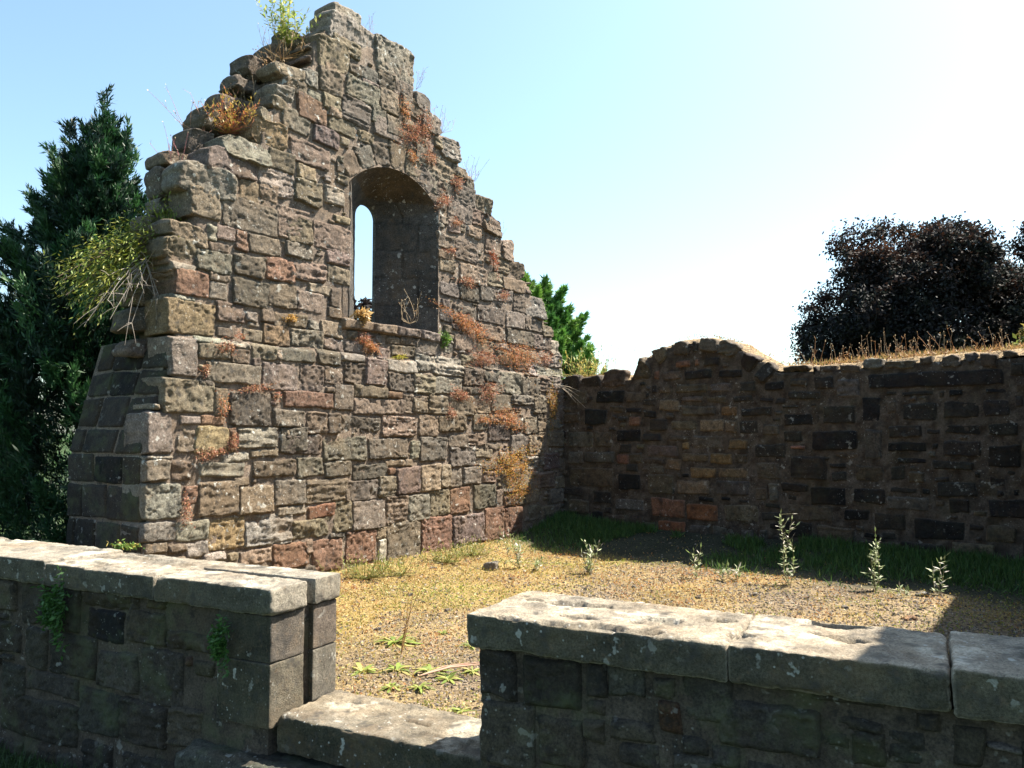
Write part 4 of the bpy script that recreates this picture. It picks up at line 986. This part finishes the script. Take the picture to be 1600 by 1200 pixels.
# --- stalks
def stalk_tuft(name, P0, n, h, label, cat, group, spread=.08, lean_=.25, cols=((.42, .30, .16), (.30, .18, .10)), head=.02, nleaf=0, leafcols=None, rad=.0022, tilt=(0, 0), Lf=.05, twig=2):
    b = MB(); P0 = np.array(P0, float)
    root = empty(name, P0, label, cat, group)
    LP, LD = [], []
    for k in range(n):
        p = P0 + np.array((rng.normal(0, spread), rng.normal(0, spread * .6), 0)); hh = h * rng.uniform(.5, 1.15)
        dv = np.array((rng.normal(tilt[0], lean_), rng.normal(tilt[1], lean_), 1.0)); dv /= np.linalg.norm(dv)
        tt = np.linspace(0, 1, 6)[:, None]; bend = np.array((rng.normal(0, .12), rng.normal(0, .12), 0))
        pts = p + dv * tt * hh + bend * tt ** 2 * hh; pts[0] = P0; pts[1] = pts[1] * .8 + (P0 + pts[2]) * .1
        c = np.array(cols[rng.integers(len(cols))]) * rng.uniform(.8, 1.2)
        b.add(*tube(pts, np.linspace(rad, rad * .5, 6), 4), c)
        for w in range(twig):
            i = rng.integers(2, 6); q = pts[i]; d2 = dv + rng.normal(0, .6, 3); d2 /= np.linalg.norm(d2); e = q + d2 * hh * .16
            b.add(*tube([q, (q + e) / 2, e], [rad * .6, rad * .5, rad * .4], 3), c)
            if head: LP.append(e); LD.append(d2)
        if head: LP.append(pts[-1]); LD.append(dv)
        if nleaf:
            for j in range(nleaf):
                u = rng.uniform(.05, .95); i = u * 5; i0 = int(i); q = pts[i0] * (1 - i + i0) + pts[min(5, i0 + 1)] * (i - i0)
                LP.append(q); d3 = rng.normal(0, 1, 3); d3[2] = abs(d3[2]) * .5 + .15; LD.append(d3)
    if not nleaf and LP:
        LPa, LDa = np.array(LP), np.array(LD); m = len(LPa); lc = leafcols or [(.40, .24, .12), (.5, .40, .26)]
        v, f = leafquads(LPa - LDa * head * .1, LDa, rdir(m), head * rng.uniform(.7, 1.3, m), head * .8)
        b.add(v, f, rep(np.array(lc)[rng.integers(0, len(lc), m)] * rng.uniform(.75, 1.25, (m, 1)), 4))
    b.build("stems", M_DRY, root)
    if LP and nleaf:
        LP, LD = np.array(LP), np.array(LD); m = len(LP)
        hs = np.where(np.arange(m) >= 0, Lf if nleaf else head, head)
        lc = leafcols or [(.40, .24, .12), (.5, .40, .26)]
        cs = np.array(lc)[rng.integers(0, len(lc), m)] * rng.uniform(.75, 1.25, (m, 1))
        if nleaf: v, f = leafquads(LP, LD, rdir(m) * .4 + np.array((0, 0, 1.)), hs * rng.uniform(.6, 1.3, m), hs * .30)
        else: 
            v, f = leafquads(LP, LD, rdir(m), hs * rng.uniform(.7, 1.3, m), hs * .8)
        mk("leaves" if nleaf else "seed_heads", v, f, M_LEAF, rep(cs, 4), root, False)
    return root
def gp(x, y, d): s, z = FG.hit(x, y, d); return FG.P(s, z, d)
LG = [(.26, .34, .06), (.36, .40, .10), (.18, .26, .05), (.46, .44, .16)]
stalk_tuft("leafy_plant", gp(448, 72, -.28), 19, .58, "light green leafy plant sprouting on the gable's left shoulder near the peak", "plant", None, .09, .28, ((.20, .16, .07),), .02, 30, LG, Lf=.062)
stalk_tuft("dry_tuft", gp(440, 92, -.2), 26, .26, "brown dried tuft at the foot of the leafy plant near the peak", "plant", None, .14, .4, ((.34, .20, .08), (.22, .16, .07)), .014)
stalk_tuft("dry_tuft", gp(425, 112, -.15), 14, .22, "dry brown stalks on the ledge below the gable's leafy plant", "plant", None, .10, .4, ((.40, .24, .10),), .016)
stalk_tuft("red_tuft", gp(355, 208, -.22), 60, .32, "rusty red and gold tuft on the gable's lower left step", "plant", None, .13, .45, ((.45, .14, .07), (.40, .26, .06), (.5, .2, .1)), .016, 9, [(.45, .16, .07), (.42, .30, .07), (.30, .25, .06)], Lf=.035)
stalk_tuft("dry_stalks", gp(318, 212, -.32), 12, .42, "tall thin dry stalks at the left of the rusty tuft", "plant", None, .08, .3, ((.42, .22, .14),), .018, tilt=(-.35, 0))
stalk_tuft("dry_stalks", gp(268, 262, -.3), 7, .36, "purple dry stalks leaning over the gable's leftmost block", "plant", None, .05, .2, ((.34, .12, .12),), .014, tilt=(-.35, 0))
stalk_tuft("dry_stalks", gp(390, 175, -.22), 14, .28, "bristly dry grass between the steps of the gable's left slope", "plant", None, .07, .35, ((.30, .22, .14), (.2, .15, .1)), .01)
for x, y, n, h, lab in ((574, 62, 8, .22, "faint dry stalks beside the gable's peak stone"), (650, 140, 6, .24, "faint dry stalks below the large stone on the right slope"),
                        (690, 208, 10, .36, "wispy dry stalks high on the gable's right slope"), (737, 285, 14, .30, "wispy dry stalks halfway down the gable's right slope"), (782, 372, 5, .22, "two or three dry stalks low on the gable's right slope")):
    stalk_tuft("dry_stalks", gp(x, y, -.12), n, h, lab, "plant", "dry stalks on the gable's right slope", .05, .3, ((.40, .28, .30), (.42, .32, .24)), .012, tilt=(.15, 0))
stalk_tuft("dry_stalks", gp(640, 506, -.1), 9, .34, "dry stalks standing on the window sill against the dark reveal", "plant", None, .06, .22, ((.42, .32, .2),), .016, rad=.003)
# wall-top stalks
lt = "thin dry flower stalks rising from the turf on top of the shaded wall"
for x in (1235, 1272, 1284, 1298, 1312, 1345, 1352, 1368, 1385, 1398, 1412, 1428, 1440, 1462, 1478, 1505, 1522, 1545, 1566):
    yy = np.interp(x, [a for a, b in BT], [b for a, b in BT]); s, z = FB.hit(x, yy, -.2)
    stalk_tuft("dry_stalks", FB.P(s, z - .02, -.2), int(rng.integers(3, 8)), rng.uniform(.14, .30), lt, "plant", "dry stalks on the wall top", .06, .22, ((.36, .26, .16), (.42, .22, .10)), .016, rad=.003)
s, z = FB.hit(905, 588, -.25)
stalk_tuft("grass_tuft", FB.P(s + .1, z - .02, -.25), 70, .30, "golden dry grass on the wall top in the corner by the gable", "plant", None, .22, .35, ((.45, .32, .10), (.40, .22, .07), (.25, .26, .07)), .02, 2, [(.4, .33, .08), (.2, .26, .06)], Lf=.06)
for x, lab in ((960, "pale thin stalks on the wall top left of the blocked arch"), (978, "second wisp of pale stalks close to the blocked arch's left foot"), (1228, "pale thin stalks at the right foot of the blocked arch")):
    s, z = FB.hit(x, 578, -.3); stalk_tuft("dry_stalks", FB.P(s, z - .02, -.3), 4, .42, lab, "plant", None, .05, .12, ((.55, .5, .42),), .014, rad=.0025)
# turf fringe on the wall top
n = 5200; ss = rng.uniform(1.2, s_bend - .2, n); dd = rng.uniform(-.48, -.02, n); tz = np.interp(ss, BTP[:14, 0], BTP[:14, 1]) + .01
w_ = rng.uniform(0, 1, n) < .25 + .75 * sm(3.0, 4.2, ss); ss, dd, tz = ss[w_], dd[w_], tz[w_]; n = len(ss)
v, f = leafquads(FB.P(ss, tz, dd), rng.normal(0, .5, (n, 3)) + (0, 0, .8), rdir(n), .055 * rng.uniform(.4, 1.5, n), .008)
cs = np.array([(.42, .25, .10), (.36, .20, .09), (.28, .24, .08)])[rng.integers(0, 3, n)] * rng.uniform(.6, 1.3, (n, 1))
tag(mk("turf_fringe", v, f, M_LEAF, rep(cs, 4), None, False), "thin dry turf growing along the top of the shaded wall", "grass", kind="stuff")

# twigs over the corner
tw = MB(); p0 = gp(868, 602, .05)
for k in range(6):
    e = p0 + np.array((.18 + rng.uniform(-.05, .12), -.05, -.13 + rng.uniform(-.09, .06))) * rng.uniform(.8, 1.6); tw.add(*tube([p0, (p0 + e) / 2 + (0, 0, .02), e], [.004, .003, .002], 4), np.array((.5, .42, .32)))
tag(tw.build("twig", M_DRY), "pale dry twigs sticking out of the corner below the wall top", "twig")

# --- the shrub branch hanging off the gable's left end
yb = gp(262, 372, -.25)
yew = empty("overhanging_shrub", yb, "yellow green needle leaved shrub hanging off the gable's left end with bare grey twigs", "shrub")
FY = Frame(GO - .25 * GN, GU, GN)
b = MB(); LP, LD, LC_ = [], [], []
SPR = [(300, 345), (262, 330), (240, 352), (215, 360), (282, 352), (205, 385), (160, 395), (130, 408), (105, 430), (110, 460), (140, 440), (165, 430), (90, 440), (175, 405), (150, 470), (250, 372), (125, 490), (190, 440)]
for (x, y) in SPR:
    s, z = FG.hit(x, y, -.30 + rng.uniform(-.1, .25)); e = FG.P(s, z, -.30)
    m = (yb + e) / 2 + np.array((0, 0, .10)); tt = np.linspace(0, 1, 8)[:, None]
    pts = (1 - tt) ** 2 * yb + 2 * tt * (1 - tt) * m + tt ** 2 * e
    b.add(*tube(pts, np.linspace(.013, .004, 8), 5), np.array((.14, .10, .07)))
    n = 330
    u = rng.beta(3.6, 1.5, n); ctr = yb * (1 - u)[:, None] ** 2 + 2 * (u * (1 - u))[:, None] * m + (u ** 2)[:, None] * e
    dirv = (e - yb) / np.linalg.norm(e - yb)
    LP.append(ctr + rng.normal(0, .072, (n, 3)) + np.array((0, 0, -.02))); LD.append(dirv + rng.normal(0, .55, (n, 3)) + np.array((0, 0, -.1)))
    LC_.append(np.array([(.20, .24, .035), (.13, .19, .03), (.28, .28, .05)])[rng.integers(0, 3, n)] * rng.uniform(.6, 1.3, (n, 1)))
LP, LD, LC_ = map(np.concatenate, (LP, LD, LC_)); n = len(LP)
v, f = leafquads(LP, LD, rdir(n) * .5 + np.array((0, 0, 1.)), .044 * rng.uniform(.6, 1.4, n), .011)
mk("foliage", v, f, M_NEEDLE, rep(LC_, 4), yew, False)
b.build("branches", M_BARK, yew)
b = MB()
for (x, y) in ((150, 495), (165, 500), (190, 480), (180, 455), (200, 470), (215, 440), (235, 462), (175, 430), (160, 470), (143, 500), (205, 505), (228, 410), (245, 470)):
    s, z = FG.hit(x, y, -.12); e = FG.P(s, z, -.12 + rng.uniform(-.1, .1)); o_ = gp(232 + rng.uniform(-14, 10), 408 + rng.uniform(-10, 20), -.2)
    m = (o_ + e) / 2 + np.array((rng.uniform(-.05, .05), 0, .07)); tt = np.linspace(0, 1, 7)[:, None]
    pts = (1 - tt) ** 2 * o_ + 2 * tt * (1 - tt) * m + tt ** 2 * e
    b.add(*tube(pts, np.linspace(.005, .002, 7), 4), np.array((.27, .235, .195)))
    for k in range(5):
        q = pts[rng.integers(2, 7)]; d2 = (e - o_) / np.linalg.norm(e - o_) + rng.normal(0, .6, 3); ee = q + d2 * rng.uniform(.06, .14)
        b.add(*tube([q, (q + ee) / 2 + (0, 0, .008), ee], [.003, .002, .0012], 3), np.array((.28, .24, .20)))
b.build("dead_twigs", M_DRY, yew)

# --- plants on the floor
def fl(x, y):                                   # photo pixel -> point on the floor
    r = ray(x, y); z = -.05
    for k in range(6):
        t = (z - CAMZ) / r[2]; p = CAM + t * r; z = float(floor_z(p[0], p[1]))
    return np.array((p[0], p[1], z))
WG = [(.22, .27, .12), (.30, .34, .18), (.16, .22, .08)]
for (x, y, ytop, n, nl, lab) in ((921, 897, 848, 6, 22, "bushy pale willowherb at the shadow edge nearest the gable"), (1088, 905, 845, 2, 24, "slender pale willowherb standing alone in the wall's shade left of centre"),
        (1146, 908, 884, 3, 12, "short willowherb pair left of the tallest one"), (1233, 915, 818, 4, 34, "tallest flowering willowherb in front of the shaded wall"),
        (1368, 922, 840, 4, 34, "tall leafy willowherb between the tallest one and the right edge"), (1468, 930, 880, 3, 16, "small sparse willowherb near the right end of the sunlit strip"),
        (812, 888, 838, 5, 26, "leafy weed with bright leaves at the foot of the gable's shadow line"), (1413, 935, 918, 2, 12, "tiny white tipped weed on the gravel near the right"), (838, 892, 868, 3, 10, "thin weed just right of the shadow line at the gable's foot"),
        (1130, 908, 880, 3, 10, "narrow green weed beside the short willowherb")):
    p = fl(x, y); top = np.linalg.norm(p[:2]) * (y - ytop) / FPX
    stalk_tuft("willowherb_plant", p, n, top, lab, "plant", "weeds growing on the ruin's floor", .035, .14, ((.22, .20, .10),), .014, nl, WG + [(.55, .52, .45)], Lf=.055, rad=.003)
def rosette(x, y, r, label):
    p = fl(x, y); n = int(rng.integers(26, 44)); th = rng.uniform(0, 2 * math.pi, n)
    D = np.stack([np.cos(th), np.sin(th), rng.uniform(.15, .8, n)], 1)
    b = MB()
    for k in range(n):
        L = r * rng.uniform(.3, 1.25); d = D[k] / np.linalg.norm(D[k]); tt = np.linspace(0, 1, 6)
        pts = p + d * (tt * L)[:, None] + np.array((0, 0, -.5 * L)) * (tt ** 2.2)[:, None] * .8
        pts[:, 2] = np.maximum(pts[:, 2], floor_z(pts[:, 0], pts[:, 1]) + .004)
        sd = np.cross(d, (0, 0, 1)); sd /= np.linalg.norm(sd); w = L * rng.uniform(.05, .12) * np.sin(np.clip(tt, .08, .96) * math.pi) ** .7
        v = np.concatenate([pts + sd * w[:, None], pts - sd * w[:, None]]); i = np.arange(5)
        b.add(v, np.stack([i, i + 1, i + 7, i + 6], -1), np.array([(.20, .26, .05), (.28, .31, .08), (.14, .20, .04), (.34, .29, .10)][k % 4]) * rng.uniform(.8, 1.2))
    return tag(b.build("leafy_rosette", M_LEAF), label, "plant", "leafy rosettes on the gravel")
for (x, y, r, lab) in ((618, 1005, .16, "largest yellow green rosette in the doorway view under the tall dry stem"), (565, 1050, .13, "leafy rosette right beside the left wall's slotted end"), (620, 1048, .12, "bright rosette right of the one by the slotted end"),
        (672, 1050, .12, "broad leaved rosette in the middle of the gravel gap"), (700, 1062, .10, "rosette close behind the right wall's end"), (735, 1010, .09, "rosette half hidden by the right wall's end under its coping"),
        (655, 1075, .08, "small rosette nearest the doorsill's middle"), (722, 1112, .08, "small rosette on the gravel at the doorsill's right"), (610, 1075, .07, "small low rosette by the doorsill's left half"), (738, 1050, .09, "lower rosette half hidden by the right wall's end"),
        (690, 990, .06, "small pale rosette behind the broad leaved one"), (575, 1100, .06, "tiny rosette touching the doorsill")):
    rosette(x, y, r, lab)
p = fl(627, 1022); stalk_tuft("dry_stalks", p, 3, .52, "single tall reddish dry stem rising from the largest rosette", "plant", None, .015, .10, ((.42, .26, .10), (.35, .2, .08)), .016, rad=.003, tilt=(.12, .1))
p = fl(655, 1062); b = MB()
for k in range(7): 
    e = p + np.array((.34 + rng.uniform(-.05, .1), .18 + rng.uniform(-.08, .08), .03)) * rng.uniform(.5, 1); b.add(*tube([p + (0, 0, .02), (p + e) / 2 + (0, 0, .04), e + (0, 0, .03)], [.005, .004, .002], 4), np.array((.45, .28, .20)))
tag(b.build("dry_plant", M_DRY), "flattened pinkish dry plant lying on the gravel in the doorway view", "plant")
for (x, y, n, h, lab) in ((570, 905, 60, .20, "olive weed clump at the gable's foot behind the left wall's end"), (620, 900, 40, .14, "yellowish weed clump right of the olive one at the gable's foot"), (690, 876, 50, .16, "green weed clump at the gable's foot in the middle"), (735, 868, 45, .17, "green weed clump at the gable's foot nearer the shadow")):
    p = fl(x, y); stalk_tuft("weed_clump", p, n, h, lab, "plant", "weed clumps at the gable's foot", .12, .5, ((.25, .24, .07),), .012, 8, [(.20, .24, .05), (.34, .30, .07), (.10, .13, .03)], Lf=.03)

# --- loose stones
def rock(x, y, sx, sy, sz, rot, label, col):
    p = fl(x, y); c, s_ = math.cos(rot), math.sin(rot)
    Fr = Frame((p[0], p[1]), (c, s_), (-s_, c)); v, f, cc = rbox(Fr, -sx, sx, -sy, sy, p[2] - .015, p[2] + sz, min(sx, sy, sz) * .35, .008, .010, x, col, 0, 1.5)
    v = v.copy(); v[:, 2] += (v[:, 0] - p[0]) * .15
    tag(mk("loose_stone", v, f, M_GABLE, cc), label, "stone", "loose stones on the floor")
rock(766, 890, .075, .05, .075, -.4, "wedge shaped pale stone on the floor near the gable's foot", (.42, .37, .30))
rock(1421, 968, .05, .03, .02, .2, "flat orange stone on the gravel behind the right wall's coping", (.50, .30, .17))
rock(1440, 932, .05, .025, .03, .1, "flat grey stone at the right end of the sunlit strip", (.36, .34, .31))
rock(1255, 935, .05, .02, .012, .1, "thin brown slate lying on the gravel strip", (.25, .17, .12))

for k in range(9):
    x_, y_ = [(640, 930), (700, 955), (800, 905), (870, 915), (990, 918), (1090, 935), (1180, 930), (1320, 950), (590, 985)][k]
    rock(x_, y_, rng.uniform(.018, .032), rng.uniform(.014, .022), rng.uniform(.010, .022), rng.uniform(0, 3), "small grey brown stone chip lying among the gravel of the floor", (.34, .29, .23))
    o = bpy.context.scene.collection.objects[-1]; o['group'] = "stone chips among the gravel"
# --- gravel, low ground cover, grass: nobody could count these
def scatter(n, box):
    x = rng.uniform(box[0], box[1], n); y = rng.uniform(box[2], box[3], n)
    d = front_side(x, y); dg = (x - GO[0]) * GN[0] + (y - GO[1]) * GN[1]; db = (x - CORNER[0]) * BN[0] + (y - CORNER[1]) * BN[1]
    k = (d < -.44) & (dg > .03) & (db > .03) & (np.abs(x / y) < .72)
    return x[k], y[k], dg[k], db[k]
x, y, dg, db = scatter(120000, (-2.5, 5, 2.6, 10))
k = rng.uniform(0, 1, len(x)) > .75 * cover_mask(x, y); k &= rng.uniform(0, 1, len(x)) < np.clip(1.25 - .1 * y, .2, 1) * (.12 + .88 * sm(1.2, 1.7, db)); x, y = x[k], y[k]  # pebbles thinned over the painted shade strip
n = len(x); z = floor_z(x, y)
oct_v = np.array(((1, 0, 0), (0, 1, 0), (-1, 0, 0), (0, -1, 0), (0, 0, 1), (0, 0, -1)), float)
oct_f = np.array(((0, 1, 4), (1, 2, 4), (2, 3, 4), (3, 0, 4), (1, 0, 5), (2, 1, 5), (3, 2, 5), (0, 3, 5)))
sc = rng.uniform(.0045, .012, n) * (.7 + .08 * y)
V = oct_v[None] * (sc[:, None] * np.stack([rng.uniform(.7, 1.3, n), rng.uniform(.7, 1.3, n), rng.uniform(.45, .8, n)], 1))[:, None] + rng.normal(0, .18, (n, 6, 3)) * sc[:, None, None]
th = rng.uniform(0, 6.28, n); cx_, sx_ = np.cos(th)[:, None], np.sin(th)[:, None]
V = np.stack([V[..., 0] * cx_ - V[..., 1] * sx_, V[..., 0] * sx_ + V[..., 1] * cx_, V[..., 2]], -1) + np.stack([x, y, z + .002], 1)[:, None]
pc = np.array([(.19, .155, .12), (.15, .115, .085), (.26, .225, .175), (.10, .09, .075), (.18, .13, .085)])[rng.integers(0, 5, n)] * rng.uniform(.7, 1.25, (n, 1))
tag(mk("gravel", V.reshape(-1, 3), (oct_f[None] + (np.arange(n) * 6)[:, None, None]).reshape(-1, 3), M_PEB, rep(pc, 6), None, False), "loose grey and pink gravel over the ruin's floor", "gravel", kind="stuff")
x, y, dg, db = scatter(190000, (-2.5, 5, 2.6, 10.5))
k = rng.uniform(0, 1, len(x)) < cover_mask(x, y) * np.clip(1.1 - .09 * y, .2, 1) * sm(1.1, 1.6, db) + .03  # cover thinned over the painted shade strip too
x, y, dg = x[k], y[k], dg[k]; n = len(x); z = floor_z(x, y)
q = np.stack([x, y, np.zeros(n)], 1); hue = fbm(q * 2.1, 3, 121) + rng.normal(0, .25, n) + .22 * sm(-2.0, -.8, front_side(x, y))
cs = np.where((hue > .22)[:, None], np.array((.24, .26, .05)), np.where((hue < -.30)[:, None], np.array((.38, .18, .065)), np.array((.37, .265, .08)))) * rng.uniform(.65, 1.3, (n, 1))
v, f = leafquads(np.stack([x, y, z + rng.uniform(0, .02, n)], 1), rng.normal(0, 1, (n, 3)) + (0, 0, .7), rdir(n), .017 * (.6 + .09 * y) * rng.uniform(.6, 1.5, n), .010)
tag(mk("ground_cover", v, f, M_LEAF, rep(cs, 4), None, False), "low orange and yellow green ground cover spreading over the gravel", "ground cover", kind="stuff")
n = 42000
ss = rng.uniform(.05, 7.5, n); dd = np.abs(rng.normal(0, .55, n)) + .03
m_ = fbm(np.stack([ss * 1.1, dd * 1.5, np.zeros(n)], 1), 3, 131) + .95 * sm(1.6, .2, ss) + .5 * sm(2.2, 3.2, ss) > .05 + .45 * sm(.3, 1.5, dd)
ss, dd = ss[m_], dd[m_]; n = len(ss); P = FB.P(ss, 0, dd)
k = ((P[:, 0] - GO[0]) * GN[0] + (P[:, 1] - GO[1]) * GN[1]) > .05
P = P[k]; n = len(P); P[:, 2] = floor_z(P[:, 0], P[:, 1])
v, f = leafquads(P, rng.normal(0, .45, (n, 3)) + (0, 0, 1), rdir(n), .085 * rng.uniform(.3, 1.6, n), .009)
cs = np.array([(.07, .15, .03), (.05, .11, .025), (.10, .17, .04)])[rng.integers(0, 3, n)] * rng.uniform(.6, 1.3, (n, 1))
tag(mk("grass", v, f, M_LEAF, rep(cs, 4), None, False), "shaded green grass along the foot of the back wall", "grass", kind="stuff")
n = 9000
ss = rng.uniform(-3.4, .3, n); dd = rng.uniform(.02, .8, n); P = FW.P(ss, 0, dd); P[:, 2] = floor_z(P[:, 0], P[:, 1])
v, f = leafquads(P, rng.normal(0, .45, (n, 3)) + (0, 0, 1), rdir(n), .07 * rng.uniform(.4, 1.6, n), .006)
cs = np.array([(.05, .09, .025), (.04, .07, .02)])[rng.integers(0, 2, n)] * rng.uniform(.6, 1.3, (n, 1))
tag(mk("lawn_grass", v, f, M_LEAF, rep(cs, 4), None, False), "dark grass outside at the foot of the left low wall", "grass", kind="stuff")
